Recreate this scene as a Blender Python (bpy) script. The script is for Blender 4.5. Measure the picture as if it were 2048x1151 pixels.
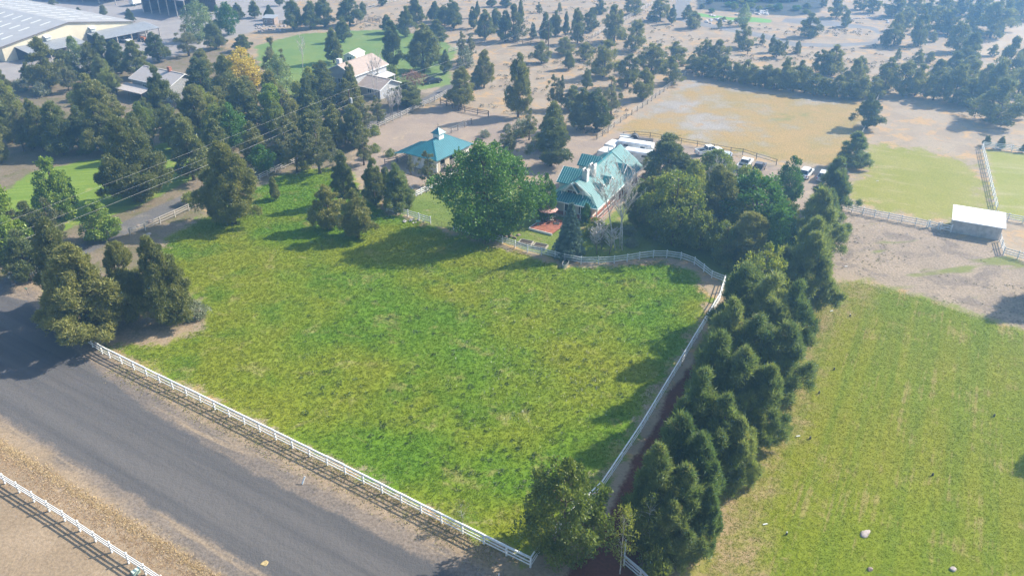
import bpy, bmesh, math, random
import numpy as np
from mathutils import Vector, Matrix
R = math.radians
for o in list(bpy.data.objects): bpy.data.objects.remove(o)
SC = bpy.context.scene
COL = SC.collection
# ------------------------------------------------------------------ camera
CAMH = 57.5; FPX = 1593.0; PITCH = R(30); CX, CY = 1024.0, 575.5
cam = bpy.data.cameras.new('camera'); cam.sensor_width = 36; cam.lens = 28.0; cam.clip_end = 5000; cam.clip_start = 0.5
camo = bpy.data.objects.new('camera', cam); COL.objects.link(camo)
camo.location = (0, 0, CAMH); camo.rotation_euler = (R(60), 0, 0)
SC.camera = camo
# ------------------------------------------------------------------ sky, sun, exposure
SUN_EL, SUN_AZ = R(36.5), R(22)          # azimuth measured from +X towards +Y
w = bpy.data.worlds.new('World'); SC.world = w; w.use_nodes = True
nt = w.node_tree; bg = nt.nodes['Background']
sky = nt.nodes.new('ShaderNodeTexSky'); sky.sky_type = 'NISHITA'; sky.sun_disc = False
sky.sun_elevation = SUN_EL; sky.sun_rotation = R(90) - SUN_AZ
sky.air_density = 1.3; sky.dust_density = 1.5
nt.links.new(sky.outputs[0], bg.inputs[0]); bg.inputs[1].default_value = 0.11
sl = bpy.data.lights.new('sun', 'SUN'); sl.energy = 5.0; sl.angle = R(0.6); sl.color = (1.0, 0.92, 0.78)
so = bpy.data.objects.new('sun', sl); COL.objects.link(so)
sdir = Vector((math.cos(SUN_EL)*math.cos(SUN_AZ), math.cos(SUN_EL)*math.sin(SUN_AZ), math.sin(SUN_EL)))
so.rotation_euler = sdir.to_track_quat('Z', 'Y').to_euler(); so.location = (60, 20, 60)
SC.view_settings.view_transform = 'Standard'; SC.view_settings.look = 'None'
SC.view_settings.exposure = 1.15; SC.view_settings.gamma = 1; SC.view_settings.use_curve_mapping = False
SC.render.engine = 'CYCLES'
SC.cycles.max_bounces = 6; SC.cycles.diffuse_bounces = 3; SC.cycles.volume_bounces = 1; SC.cycles.transmission_bounces = 3
HAZE_DENSITY = 0.00118

# ------------------------------------------------------------------ pixel -> place helpers (2048 x 1151 photograph)
SP, CP = math.sin(PITCH), math.cos(PITCH)
def G(x, y, z=0.0):
    u = (x-CX)/FPX; v = (y-CY)/FPX
    t = (CAMH-z)/(SP+v*CP)
    return np.array([u*t, (CP-v*SP)*t])
def GV(x, y, z=0.0):
    g = G(x, y, z); return Vector((g[0], g[1], z))
def hgt(Y, yt):
    v = (yt-CY)/FPX
    return CAMH + Y*(v*CP+SP)/(v*SP-CP)
def depth(Y, z): return Y*CP-(z-CAMH)*SP

# ------------------------------------------------------------------ object helpers
def link(o): COL.objects.link(o); return o
def tag(o, label=None, cat=None, group=None, kind=None):
    if label: o['label'] = label
    if cat: o['category'] = cat
    if group: o['group'] = group
    if kind: o['kind'] = kind
    return o
def thing(name, label, cat, loc=(0, 0, 0), rz=0, group=None):
    o = link(bpy.data.objects.new(name, None)); o.empty_display_size = 0.2
    o.location = loc; o.rotation_euler = (0, 0, rz)
    return tag(o, label, cat, group)
def wloc(o):
    v = Vector((0, 0, 0))
    while o: v += o.location; o = o.parent
    return v
class MB:
    def __init__(s): s.v = []; s.f = []
    def poly(s, *pts):
        n = len(s.v); s.v += [tuple(p) for p in pts]; s.f.append(tuple(range(n, n+len(pts)))); return s
    def hexa(s, b, t):
        n = len(s.v); s.v += [tuple(p) for p in b]+[tuple(p) for p in t]
        k = len(b)
        s.f.append(tuple(range(n+k-1, n-1, -1))); s.f.append(tuple(range(n+k, n+2*k)))
        for i in range(k):
            j = (i+1) % k; s.f.append((n+i, n+j, n+k+j, n+k+i))
        return s
    def box(s, c, d, rz=0):
        ca, sa = math.cos(rz), math.sin(rz); q = []
        for z in (-.5, .5):
            for x, y in ((-.5, -.5), (.5, -.5), (.5, .5), (-.5, .5)):
                x_, y_ = x*d[0], y*d[1]
                q.append((c[0]+x_*ca-y_*sa, c[1]+x_*sa+y_*ca, c[2]+z*d[2]))
        return s.hexa(q[:4], q[4:])
    def bar(s, p, q, wd, ht, wd2=None, ht2=None):
        p, q = Vector(p), Vector(q); d = (q-p).normalized()
        up = Vector((0, 0, 1)) if abs(d.z) < .95 else Vector((1, 0, 0))
        r = d.cross(up).normalized(); u = r.cross(d)
        w2 = wd if wd2 is None else wd2; h2 = ht if ht2 is None else ht2
        A = [p-r*wd/2-u*ht/2, p+r*wd/2-u*ht/2, p+r*wd/2+u*ht/2, p-r*wd/2+u*ht/2]
        B = [q-r*w2/2-u*h2/2, q+r*w2/2-u*h2/2, q+r*w2/2+u*h2/2, q-r*w2/2+u*h2/2]
        return s.hexa(A, B)
    def tube(s, pts, rad, n=8, caps=True):
        pts = [Vector(p) for p in pts]; base = len(s.v); m = len(pts)
        for i, p in enumerate(pts):
            d = (pts[min(i+1, m-1)]-pts[max(i-1, 0)]).normalized()
            up = Vector((0, 0, 1)) if abs(d.z) < .9 else Vector((1, 0, 0))
            r = d.cross(up).normalized(); u = r.cross(d)
            rr = rad[i] if hasattr(rad, '__len__') else rad
            for k in range(n):
                a = 2*math.pi*k/n; s.v.append(tuple(p+r*rr*math.cos(a)+u*rr*math.sin(a)))
        for i in range(m-1):
            for k in range(n):
                k2 = (k+1) % n
                s.f.append((base+i*n+k, base+i*n+k2, base+(i+1)*n+k2, base+(i+1)*n+k))
        if caps:
            s.f.append(tuple(base+k for k in range(n-1, -1, -1))); s.f.append(tuple(base+(m-1)*n+k for k in range(n)))
        return s
    def slab(s, pts, th):
        """sheet given by its top polygon, thickness th straight down"""
        pts = [Vector(p) for p in pts]
        nrm = Vector((0, 0, 0))
        for i in range(len(pts)):
            nrm += pts[i].cross(pts[(i+1) % len(pts)])
        if nrm.z < 0: pts = pts[::-1]
        return s.hexa([p-Vector((0, 0, th)) for p in pts], pts)
    def mesh(s, name, off=Vector((0, 0, 0)), smooth=False):
        me = bpy.data.meshes.new(name)
        me.from_pydata([(v[0]-off[0], v[1]-off[1], v[2]-off[2]) for v in s.v], [], s.f)
        if smooth:
            for p in me.polygons: p.use_smooth = True
        me.update(); return me
    def build(s, name, m, parent=None, smooth=False, loc=None):
        off = wloc(parent) if parent else Vector((0, 0, 0))
        l = Vector((0, 0, 0))
        if loc is not None: l = Vector(loc)-off; off = Vector(loc)
        o = link(bpy.data.objects.new(name, s.mesh(name, off, smooth)))
        o.location = l
        if parent: o.parent = parent
        o.data.materials.append(m); return o
def np_mesh(name, V, F, m, tint=None, smooth=False):
    V = np.asarray(V, np.float32); F = np.asarray(F, np.int32)
    me = bpy.data.meshes.new(name); k = F.shape[1]
    me.vertices.add(len(V)); me.vertices.foreach_set('co', V.ravel())
    me.loops.add(F.size); me.loops.foreach_set('vertex_index', F.ravel())
    me.polygons.add(len(F)); me.polygons.foreach_set('loop_start', np.arange(0, F.size, k, dtype=np.int32))
    try: me.polygons.foreach_set('loop_total', np.full(len(F), k, np.int32))
    except Exception: pass
    if smooth: me.polygons.foreach_set('use_smooth', np.ones(len(F), bool))
    if tint is not None:
        a = me.attributes.new('tint', 'FLOAT', 'POINT'); a.data.foreach_set('value', np.asarray(tint, np.float32))
    me.materials.append(m); me.update(calc_edges=True); return me

# ------------------------------------------------------------------ material helpers
class NT:
    def __init__(s, name):
        s.m = bpy.data.materials.new(name); s.m.use_nodes = True; s.t = s.m.node_tree
        s.b = s.t.nodes['Principled BSDF']; s.out = s.t.nodes['Material Output']; s._pos = None
    def n(s, t, **k):
        x = s.t.nodes.new('ShaderNode'+t)
        for a, b in k.items(): setattr(x, a, b)
        return x
    def put(s, sock, v):
        if isinstance(v, bpy.types.NodeSocket): s.t.links.new(v, sock)
        elif isinstance(v, (tuple, list)):
            sock.default_value = (*v[:3], 1.0) if sock.type == 'RGBA' else v
        else: sock.default_value = v
    def pos(s):
        if s._pos is None: s._pos = s.n('NewGeometry').outputs['Position']
        return s._pos
    def obj(s): return s.n('TexCoord').outputs['Object']
    def noise(s, scale, detail=3, vec=None, rough=.55, dist=0):
        x = s.n('TexNoise'); x.inputs['Scale'].default_value = scale; x.inputs['Detail'].default_value = detail
        x.inputs['Roughness'].default_value = rough; x.inputs['Distortion'].default_value = dist
        s.t.links.new(vec or s.pos(), x.inputs['Vector']); return x.outputs['Fac']
    def math(s, op, a, b=0.0, c=None):
        x = s.n('Math', operation=op); s.put(x.inputs[0], a); s.put(x.inputs[1], b)
        if c is not None: s.put(x.inputs[2], c)
        return x.outputs[0]
    def ramp(s, v, lo, hi, a=0.0, b=1.0):
        x = s.n('MapRange', interpolation_type='SMOOTHSTEP'); s.put(x.inputs[0], v)
        for i, q in enumerate((lo, hi, a, b)): s.put(x.inputs[i+1], q)
        return x.outputs[0]
    def mix(s, f, a, b, mode='MIX'):
        x = s.n('Mix', data_type='RGBA', blend_type=mode); s.put(x.inputs[0], f); s.put(x.inputs[6], a); s.put(x.inputs[7], b)
        return x.outputs[2]
    def attr(s, name): return s.n('Attribute', attribute_name=name).outputs['Fac']
    def along(s, ang, sa, sb):
        """coords stretched along a ground direction"""
        d1 = s.n('VectorMath', operation='DOT_PRODUCT'); s.put(d1.inputs[0], s.pos()); d1.inputs[1].default_value = (math.cos(ang)*sa, math.sin(ang)*sa, 0)
        d2 = s.n('VectorMath', operation='DOT_PRODUCT'); s.put(d2.inputs[0], s.pos()); d2.inputs[1].default_value = (-math.sin(ang)*sb, math.cos(ang)*sb, 0)
        c = s.n('CombineXYZ'); s.t.links.new(d1.outputs['Value'], c.inputs[0]); s.t.links.new(d2.outputs['Value'], c.inputs[1])
        return c.outputs[0]
    def bump(s, h, strength=.5, dist=.05):
        x = s.n('Bump'); x.inputs['Strength'].default_value = strength; x.inputs['Distance'].default_value = dist
        s.t.links.new(h, x.inputs['Height']); s.t.links.new(x.outputs[0], s.b.inputs['Normal'])
MATS = {}
def mat(name, col, rough=.7, var=.18, scale=3.0, bump=0.0, metal=0.0, spec=.4, col2=None):
    if name in MATS: return MATS[name]
    t = NT(name); v = t.obj()
    n1 = t.noise(scale, 4, v); n2 = t.noise(scale*6, 3, v)
    c2 = col2 or tuple(c*(1-var*1.6) for c in col)
    c = t.mix(t.ramp(n1, .35, .7), col, c2)
    c = t.mix(t.ramp(n2, .45, .75, 0, .5), c, tuple(min(1, x*(1+var*.5)) for x in col))
    t.put(t.b.inputs['Base Color'], c); t.b.inputs['Roughness'].default_value = rough; t.b.inputs['Metallic'].default_value = metal
    t.b.inputs['Specular IOR Level'].default_value = spec
    if bump: t.bump(n2, bump, .02)
    MATS[name] = t.m; return t.m
def leafmat(name, a, b, c=None, trans=.28, rnd=.5):
    """foliage: a-b by spray, c rare tips; each tree leans a little to a or b"""
    t = NT(name); tint = t.attr('tint'); r = t.n('ObjectInfo').outputs['Random']
    k = t.math('ADD', t.math('MULTIPLY', tint, 1-rnd*.5), t.math('MULTIPLY', r, rnd*.5))
    col = t.mix(t.ramp(k, .15, .85), a, b)
    if c: col = t.mix(t.ramp(tint, .86, .97), col, c)
    d = t.n('BsdfDiffuse'); tr = t.n('BsdfTranslucent'); mx = t.n('MixShader'); mx.inputs[0].default_value = trans
    gl = t.n('BsdfGlossy'); gl.inputs['Roughness'].default_value = .5; m2 = t.n('MixShader'); m2.inputs[0].default_value = .03
    t.put(d.inputs[0], col); t.put(tr.inputs[0], t.mix(1.0, col, (1.5, 1.5, .8), 'MULTIPLY'))
    t.t.links.new(d.outputs[0], mx.inputs[1]); t.t.links.new(tr.outputs[0], mx.inputs[2])
    t.t.links.new(mx.outputs[0], m2.inputs[1]); t.t.links.new(gl.outputs[0], m2.inputs[2])
    t.t.links.new(m2.outputs[0], t.out.inputs[0]); return t.m

# ------------------------------------------------------------------ ground regions (outlines read from the photograph, laid on the flat ground)
def PX(*p): return [tuple(G(x, y)) for x, y in p]
FRONT_ANG = R(-31.7); SIDE_ANG = R(61.4)
REG = {}   # name: (polygon in metres, edge softness, edge raggedness)
def reg(name, poly, soft=.5, rag=1.0): REG[name] = (np.array(poly), soft, rag)
reg('verge', PX((-400, 480), (20, 560), (110, 560), (150, 640), (280, 640), (430, 620), (360, 690), (240, 700), (560, 872), (800, 992), (1062, 1128), (1140, 1060), (1230, 1060), (1500, 1151), (1400, 1400), (-700, 1400)), .8, 3.0)
reg('houselot', PX((700, 335), (716, 262), (890, 208), (1045, 238), (1195, 278), (1240, 262), (1300, 275), (1400, 295), (1550, 335), (1680, 350), (1690, 420), (1640, 540), (1560, 600), (1460, 520), (1330, 420), (1200, 400), (1100, 400), (1060, 350), (960, 345), (905, 350), (800, 412), (760, 400)), .8, 2.5)
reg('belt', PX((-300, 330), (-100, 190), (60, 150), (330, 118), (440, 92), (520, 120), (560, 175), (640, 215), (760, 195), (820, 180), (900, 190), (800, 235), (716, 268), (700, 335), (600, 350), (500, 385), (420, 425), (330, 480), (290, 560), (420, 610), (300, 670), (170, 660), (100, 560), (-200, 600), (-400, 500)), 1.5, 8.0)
reg('pasture', PX((205, 690), (330, 750), (560, 866), (800, 986), (1061, 1118), (1110, 1060), (1205, 960), (1275, 845), (1400, 640), (1420, 592), (1385, 545), (1330, 522), (1200, 535), (1130, 535), (1030, 505), (905, 470), (862, 452), (775, 425), (735, 400), (690, 335), (640, 335), (560, 352), (500, 385), (420, 425), (330, 480), (300, 545), (400, 600), (410, 650), (330, 690), (270, 690)), .9, 4.5)
reg('lawn', PX((782, 418), (850, 385), (905, 352), (960, 345), (1080, 390), (1110, 420), (1200, 446), (1290, 372), (1420, 430), (1560, 520), (1500, 600), (1446, 566), (1390, 526), (1330, 512), (1200, 526), (1130, 520), (1055, 502), (1005, 485), (908, 462), (862, 448)), .4, 1.2)
reg('dryfield', PX((1240, 262), (1378, 158), (1500, 185), (1760, 210), (1725, 262), (1690, 320), (1660, 330), (1560, 322), (1400, 290), (1300, 276)), 1.0, 5.0)
reg('paddock', PX((1720, 300), (1760, 288), (1850, 300), (1935, 325), (1962, 350), (1990, 425), (1900, 440), (1760, 420), (1700, 392), (1690, 375), (1740, 340)), 2.0, 8.0)
reg('eastpaddock', PX((1972, 300), (2060, 308), (2300, 330), (2300, 480), (2060, 450), (2010, 430), (1996, 420)), 1.0, 2.5)
reg('baredirt', PX((1690, 405), (1900, 465), (2000, 500), (2060, 530), (2300, 560), (2300, 760), (2060, 665), (1960, 630), (1860, 600), (1780, 572), (1690, 545), (1640, 560), (1600, 640), (1560, 640), (1580, 560), (1650, 480)), 1.0, 4.0)
reg('mownfield', PX((1600, 600), (1660, 565), (1720, 560), (1790, 578), (1900, 612), (2048, 662), (2400, 790), (2500, 1400), (1380, 1400), (1395, 1151), (1440, 1040), (1500, 920), (1560, 800), (1600, 700)), 1.6, 5.0)
reg('drystrip', PX((1620, 560), (1750, 575), (1680, 640), (1640, 700), (1615, 800), (1580, 880), (1535, 960), (1520, 1060), (1540, 1160), (1500, 1300), (1370, 1400), (1330, 1400), (1360, 1151), (1400, 1020), (1480, 900), (1540, 780), (1580, 660)), 2.2, 6.0)
reg('roadside', PX((-500, 560), (0, 842), (60, 880), (430, 1140), (700, 1350), (1250, 1400), (1020, 1160), (760, 1030), (520, 905), (300, 780), (190, 690), (120, 640), (60, 575), (0, 575)), .8, 1.6)
reg('road', PX((-600, 470), (0, 829), (60, 864), (511, 1136), (800, 1315), (1130, 1400), (960, 1180), (800, 1090), (512, 948), (300, 822), (205, 748), (140, 690), (90, 640), (55, 600), (0, 590), (-200, 560)), .35, .9)
reg('gravel_drive', PX((-200, 640), (0, 562), (50, 525), (140, 500), (240, 446), (330, 405), (430, 365), (520, 330), (600, 298), (700, 255), (800, 213), (855, 192), (905, 160), (912, 178), (870, 200), (820, 222), (720, 268), (610, 318), (520, 354), (440, 385), (350, 420), (262, 463), (150, 520), (40, 560), (0, 592)), .35, .8)
reg('cinder_drive', PX((1120, 1165), (1060, 1400), (1350, 1400), (1270, 1151), (1330, 1000), (1400, 860), (1450, 740), (1500, 640), (1560, 560), (1540, 555), (1470, 620), (1425, 655), (1385, 725), (1336, 790), (1303, 863), (1258, 938), (1215, 1030), (1170, 1100)), .35, 1.0)
reg('westlawn', PX((-200, 420), (0, 392), (60, 345), (150, 325), (240, 312), (330, 285), (420, 280), (440, 330), (340, 380), (250, 425), (150, 450), (0, 520), (-200, 560)), .6, 2.0)
reg('farlawn', PX((510, 92), (600, 68), (700, 62), (790, 58), (880, 80), (915, 98), (900, 130), (900, 170), (840, 180), (780, 165), (700, 200), (600, 205), (560, 170), (520, 130)), .8, 3.0)
reg('yard', PX((-600, 60), (-200, 0), (-100, -60), (600, -60), (590, 40), (520, 58), (420, 92), (330, 118), (200, 150), (60, 155), (-100, 180)), 1.0, 2.0)
reg('estate_lawn', PX((1382, 24), (1420, 30), (1470, 36), (1500, 34), (1545, 40), (1540, 46), (1490, 44), (1440, 38), (1390, 32)), .5, .8)
reg('shaded_terrace', PX((1385, -60), (1660, -60), (1640, 25), (1590, 33), (1480, 26), (1395, 18)), .8, 1.0)
reg('estate_drive', PX((1362, -40), (1392, -40), (1380, 8), (1362, 34), (1420, 48), (1530, 68), (1590, 85), (1660, 88), (1740, 84), (1762, 72), (1740, 58), (1690, 55), (1640, 52), (1560, 44), (1570, 38), (1625, 36), (1700, 48), (1752, 55), (1772, 74), (1748, 90), (1660, 95), (1580, 92), (1520, 75), (1400, 52), (1350, 40), (1345, 30)), .5, .8)
reg('drytrack', PX((2070, 48), (2020, 58), (1975, 80), (1950, 110), (1990, 112), (2010, 90), (2070, 75)), .8, 2.0)

def sdf(poly, P):
    """signed distance, positive inside"""
    P = np.asarray(P); d = np.full(len(P), 1e18); ins = np.zeros(len(P), bool); n = len(poly)
    for i in range(n):
        a, b = poly[i], poly[(i+1) % n]; e = b-a; q = P-a
        t = np.clip((q@e)/max(e@e, 1e-9), 0, 1); d = np.minimum(d, ((q-t[:, None]*e)**2).sum(1))
        if a[1] != b[1]:
            c = ((a[1] > P[:, 1]) != (b[1] > P[:, 1])) & (P[:, 0] < (b[0]-a[0])*(P[:, 1]-a[1])/(b[1]-a[1])+a[0]); ins ^= c
    d = np.sqrt(d); return np.where(ins, d, -d)
# ------------------------------------------------------------------ ground colours
class GT(NT):
    def setup(s):
        s.nb = s.noise(.035, 3); s.nm = s.noise(.13, 4, rough=.6); s.ns = s.noise(.6, 4, rough=.65); s.nf = s.noise(3.2, 4, rough=.7)
        s.nx = s.noise(.22, 5, rough=.7, dist=.6)
    def three(s, a, b, c, fa=None, fb=None, fine=.25):
        col = s.mix(fa if fa is not None else s.ramp(s.nm, .38, .62), a, b)
        col = s.mix(fb if fb is not None else s.ramp(s.nx, .56, .70), col, c)
        return s.mix(s.ramp(s.nf, .35, .68, 0, fine*2.2), col, s.mix(1.0, col, (.50, .48, .45), 'MULTIPLY'))
    def c_pasture(s):
        c = s.mix(s.ramp(s.nb, .38, .60), (.105, .192, .010), (.188, .212, .014))
        c = s.mix(s.ramp(s.nm, .50, .68, 0, .6), c, (.078, .160, .008))
        c = s.mix(s.ramp(s.nx, .54, .70, 0, .75), c, (.275, .250, .085))
        return s.mix(s.ramp(s.ns, .55, .75, 0, .22), c, (.22, .20, .07))
    def c_mown(s):
        st = s.noise(1, 3, s.along(SIDE_ANG, .012, .42)); st2 = s.noise(1, 2, s.along(SIDE_ANG, .05, 2.2))
        c = s.mix(s.ramp(s.nb, .38, .62), (.160, .195, .008), (.192, .200, .013))
        c = s.mix(s.ramp(st, .44, .60, 0, .55), c, (.120, .170, .008))
        c = s.mix(s.ramp(s.math('ADD', s.math('MULTIPLY', s.nx, .6), s.math('MULTIPLY', st2, .4)), .52, .64, 0, .7), c, (.290, .235, .085))
        return s.mix(s.ramp(s.ns, .55, .75, 0, .18), c, (.21, .20, .05))
    def c_lawn(s):
        return s.three((.12, .17, .028), (.16, .20, .04), (.26, .22, .10), fine=.15)
def terrain_material():
    t = GT('terrain'); t.setup()
    sage = t.ramp(t.noise(.9, 3, rough=.7), .56, .66)
    col = t.mix(t.ramp(t.nm, .4, .6), (.325, .255, .18), (.275, .21, .145))
    col = t.mix(t.ramp(t.nx, .50, .62), col, (0.410, 0.262, 0.119))
    col = t.mix(t.math('MULTIPLY', sage, .45), col, (.16, .155, .10))
    col = t.mix(t.ramp(t.nf, .40, .70, 0, .5), col, (0.230, 0.184, 0.135))
    streak = t.noise(1, 4, t.along(FRONT_ANG, .04, .9), .6); streak2 = t.noise(1, 3, t.along(FRONT_ANG, .015, 3.0), .6)
    C = {}
    C['verge'] = t.three((.325, .245, .165), (.275, .205, .135), (.17, .16, .055), fb=t.ramp(t.nx, .60, .72, 0, .55), fine=.25)
    C['houselot'] = t.three((0.312, 0.242, 0.184), (0.267, 0.209, 0.168), (0.369, 0.287, 0.197), fine=.12)
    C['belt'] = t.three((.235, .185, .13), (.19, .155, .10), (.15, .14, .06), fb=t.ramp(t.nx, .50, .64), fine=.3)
    C['drystrip'] = t.mix(t.ramp(t.math('ADD', t.math('MULTIPLY', t.nx, .5), t.math('MULTIPLY', t.ns, .5)), .42, .58), (.30, .215, .115), (.21, .195, .045))
    C['pasture'] = t.c_pasture()
    C['lawn'] = t.c_lawn()
    gold = t.three((.32, .24, .085), (.38, .26, .10), (.20, .205, .055), fb=t.ramp(t.noise(.06, 4, rough=.6), .56, .68, 0, .8), fine=.4)
    grey = t.three((.355, .32, .285), (.30, .275, .25), (.40, .27, .13), fb=t.ramp(t.nx, .52, .64, 0, .85), fine=.4)
    C['dryfield'] = t.mix(t.ramp(t.math('ADD', t.math('MULTIPLY', t.nb, .55), t.math('MULTIPLY', t.nm, .45)), .38, .52), grey, gold)
    C['paddock'] = t.three((.235, .235, .030), (.27, .255, .05), (.44, .355, .22), fb=t.ramp(t.noise(1, 4, t.along(R(-22), .12, .40), .7), .52, .72, 0, .45), fine=.3)
    C['eastpaddock'] = t.three((.235, .24, .034), (.27, .26, .06), (.37, .32, .19), fb=t.ramp(t.noise(1, 3, t.along(R(-12), .02, .25)), .54, .68, 0, .5), fine=.2)
    C['baredirt'] = t.three((0.295, 0.234, 0.176), (0.344, 0.271, 0.201), (0.230, 0.184, 0.148), fa=t.ramp(t.nm, .35, .6), fb=t.ramp(t.nx, .48, .62), fine=.4)
    gpatch = t.ramp(t.noise(1, 3, t.along(R(10), .06, .2)), .58, .66)
    C['baredirt'] = t.mix(gpatch, C['baredirt'], (0.164, 0.172, 0.049))
    C['mownfield'] = t.c_mown()
    C['roadside'] = t.three((.215, .175, .142), (.165, .140, .122), (.29, .225, .16), fb=t.ramp(streak, .52, .66), fine=.35)
    rd = t.mix(t.ramp(streak, .32, .70), (.076, .073, .074), (.098, .091, .089))
    rd = t.mix(t.ramp(streak2, .56, .66, 0, .4), rd, (.066, .061, .062))
    lane = t.noise(1, 2, t.along(FRONT_ANG, .003, .38)); rd = t.mix(t.ramp(lane, .42, .62, 0, .55), rd, (.128, .117, .110))
    rd = t.mix(t.ramp(t.noise(1, 3, t.along(FRONT_ANG, .02, 6.0)), .64, .70, 0, .5), rd, (.05, .047, .047))
    C['road'] = t.mix(t.ramp(t.noise(9, 2), .45, .75, 0, .35), rd, (.135, .124, .117))
    C['gravel_drive'] = t.three((0.164, 0.152, 0.143), (0.135, 0.127, 0.123), (0.213, 0.189, 0.164), fine=.25)
    C['cinder_drive'] = t.three((.135, .040, .030), (.105, .030, .024), (.20, .07, .04), fb=t.ramp(t.ns, .6, .7, 0, .7), fine=.25)
    lst = t.noise(1, 2, t.along(R(12), .02, .8))
    C['westlawn'] = t.three(t.mix(t.ramp(lst, .42, .58), (0.132, 0.208, 0.023), (0.185, 0.251, 0.037)), (0.145, 0.215, 0.026), (0.317, 0.300, 0.088), fb=t.ramp(t.nm, .58, .70), fine=.1)
    C['farlawn'] = t.three((0.127, 0.198, 0.050), (0.160, 0.220, 0.055), (0.275, 0.253, 0.121), fb=t.ramp(t.nx, .62, .72), fine=.1)
    C['yard'] = t.three((0.312, 0.283, 0.262), (0.271, 0.246, 0.234), (0.344, 0.303, 0.271), fine=.1)
    C['estate_lawn'] = t.three((.13, .27, .05), (.15, .29, .06), (.12, .25, .05), fine=.05)
    C['shaded_terrace'] = t.three((.055, .06, .055), (.075, .08, .07), (.10, .09, .075), fine=.4)  # terrace lies in shade; that shade is put into this dark ground colour
    C['estate_drive'] = t.three((0.213, 0.201, 0.193), (0.189, 0.176, 0.168), (0.246, 0.221, 0.205), fine=.1)
    C['drytrack'] = t.three((0.410, 0.328, 0.230), (0.377, 0.287, 0.197), (0.426, 0.295, 0.164), fine=.15)
    jag = t.math('ADD', t.math('MULTIPLY', t.math('SUBTRACT', t.noise(.35, 5, rough=.65), .5), 1.0), t.math('MULTIPLY', t.math('SUBTRACT', t.nf, .5), .35))
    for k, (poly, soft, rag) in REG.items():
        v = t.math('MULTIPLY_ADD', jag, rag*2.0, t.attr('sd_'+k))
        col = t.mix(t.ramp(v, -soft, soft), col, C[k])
    t.put(t.b.inputs['Base Color'], col); t.b.inputs['Roughness'].default_value = .95; t.b.inputs['Specular IOR Level'].default_value = .15
    h = t.math('ADD', t.math('MULTIPLY', t.nf, .6), t.ns)
    t.bump(h, .9, .12)
    return t.m

TERR = terrain_material()
def axis(a, b, steps):
    out = [a]; 
    while out[-1] < b: out.append(out[-1]+steps(out[-1]))
    return np.array(out)
gx = axis(-1100, 1100, lambda x: .9 if -75 < x < 95 else (1.8 if abs(x) < 215 else (6 if abs(x) < 330 else 60)))
gy = axis(-500, 1300, lambda y: 40 if y < 0 else (3 if y < 36 else (.8 if y < 130 else (1.2 if y < 200 else (2.2 if y < 345 else (8 if y < 420 else 60))))))
XX, YY = np.meshgrid(gx, gy); PTS = np.stack([XX.ravel(), YY.ravel()], 1)
SD = {k: np.clip(sdf(v[0], PTS), -30, 30) for k, v in REG.items()}
nxv, nyv = len(gx), len(gy)
ii, jj = np.meshgrid(np.arange(nxv-1), np.arange(nyv-1)); i0 = (jj*nxv+ii).ravel()
QUAD = np.stack([i0, i0+1, i0+nxv+1, i0+nxv], 1)
qc = {k: v[QUAD].mean(1) for k, v in SD.items()}
owner = np.full(len(QUAD), -1)
for n_, k in enumerate(REG):
    owner[qc[k] > 0] = n_
GNAMES = {'verge': 'roadside_verge', 'houselot': 'dirt_yard', 'pasture': 'pasture', 'belt': 'woodland_floor', 'drystrip': 'dry_strip', 'lawn': 'house_lawn', 'dryfield': 'dry_field', 'paddock': 'paddock',
          'eastpaddock': 'paddock', 'baredirt': 'bare_dirt', 'mownfield': 'mown_field', 'roadside': 'gravel_shoulder', 'road': 'road', 'gravel_drive': 'gravel_drive',
          'cinder_drive': 'cinder_drive', 'westlawn': 'lawn', 'farlawn': 'lawn', 'yard': 'gravel_yard', 'estate_lawn': 'lawn', 'shaded_terrace': 'shaded_planting_bed', 'estate_drive': 'estate_drive', 'drytrack': 'dirt_track'}
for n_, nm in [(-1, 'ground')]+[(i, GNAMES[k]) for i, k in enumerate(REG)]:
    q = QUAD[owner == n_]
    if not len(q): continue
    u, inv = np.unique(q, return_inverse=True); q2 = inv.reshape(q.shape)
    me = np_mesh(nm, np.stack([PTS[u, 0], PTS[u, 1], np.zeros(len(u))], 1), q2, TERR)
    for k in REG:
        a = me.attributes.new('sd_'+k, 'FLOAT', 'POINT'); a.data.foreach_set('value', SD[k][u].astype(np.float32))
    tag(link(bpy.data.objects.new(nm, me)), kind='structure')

# ------------------------------------------------------------------ grass and brush (nobody could count it)
RNG = np.random.default_rng(11)
def blades(P, n, hmin, hmax, spread, wid, lean, rng=RNG):
    """clumps of n pointed blades round each ground point"""
    N = len(P); B = np.repeat(np.column_stack([P, np.zeros(N)]), n, 0); M = N*n
    sc = np.repeat(rng.uniform(.7, 1.25, N), n)
    a = rng.uniform(0, 2*np.pi, M); r = spread*np.sqrt(rng.random(M))*sc
    B[:, 0] += r*np.cos(a); B[:, 1] += r*np.sin(a)
    h = rng.uniform(hmin, hmax, M)*sc; ta = a+rng.normal(0, .7, M); ln = lean*h*rng.uniform(.2, 1, M)
    tip = B+np.stack([ln*np.cos(ta), ln*np.sin(ta), h], 1)
    sa = rng.uniform(0, np.pi, M); sv = np.stack([np.cos(sa), np.sin(sa), np.zeros(M)], 1)*(wid*rng.uniform(.6, 1.3, M))[:, None]
    V = np.stack([B-sv, B+sv, tip], 1).reshape(-1, 3); F = np.arange(M*3).reshape(-1, 3)
    tint = np.repeat(np.clip(np.repeat(rng.random(N), n)*.7+rng.random(M)*.3, 0, 1), 3)
    return V, F, tint
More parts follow.
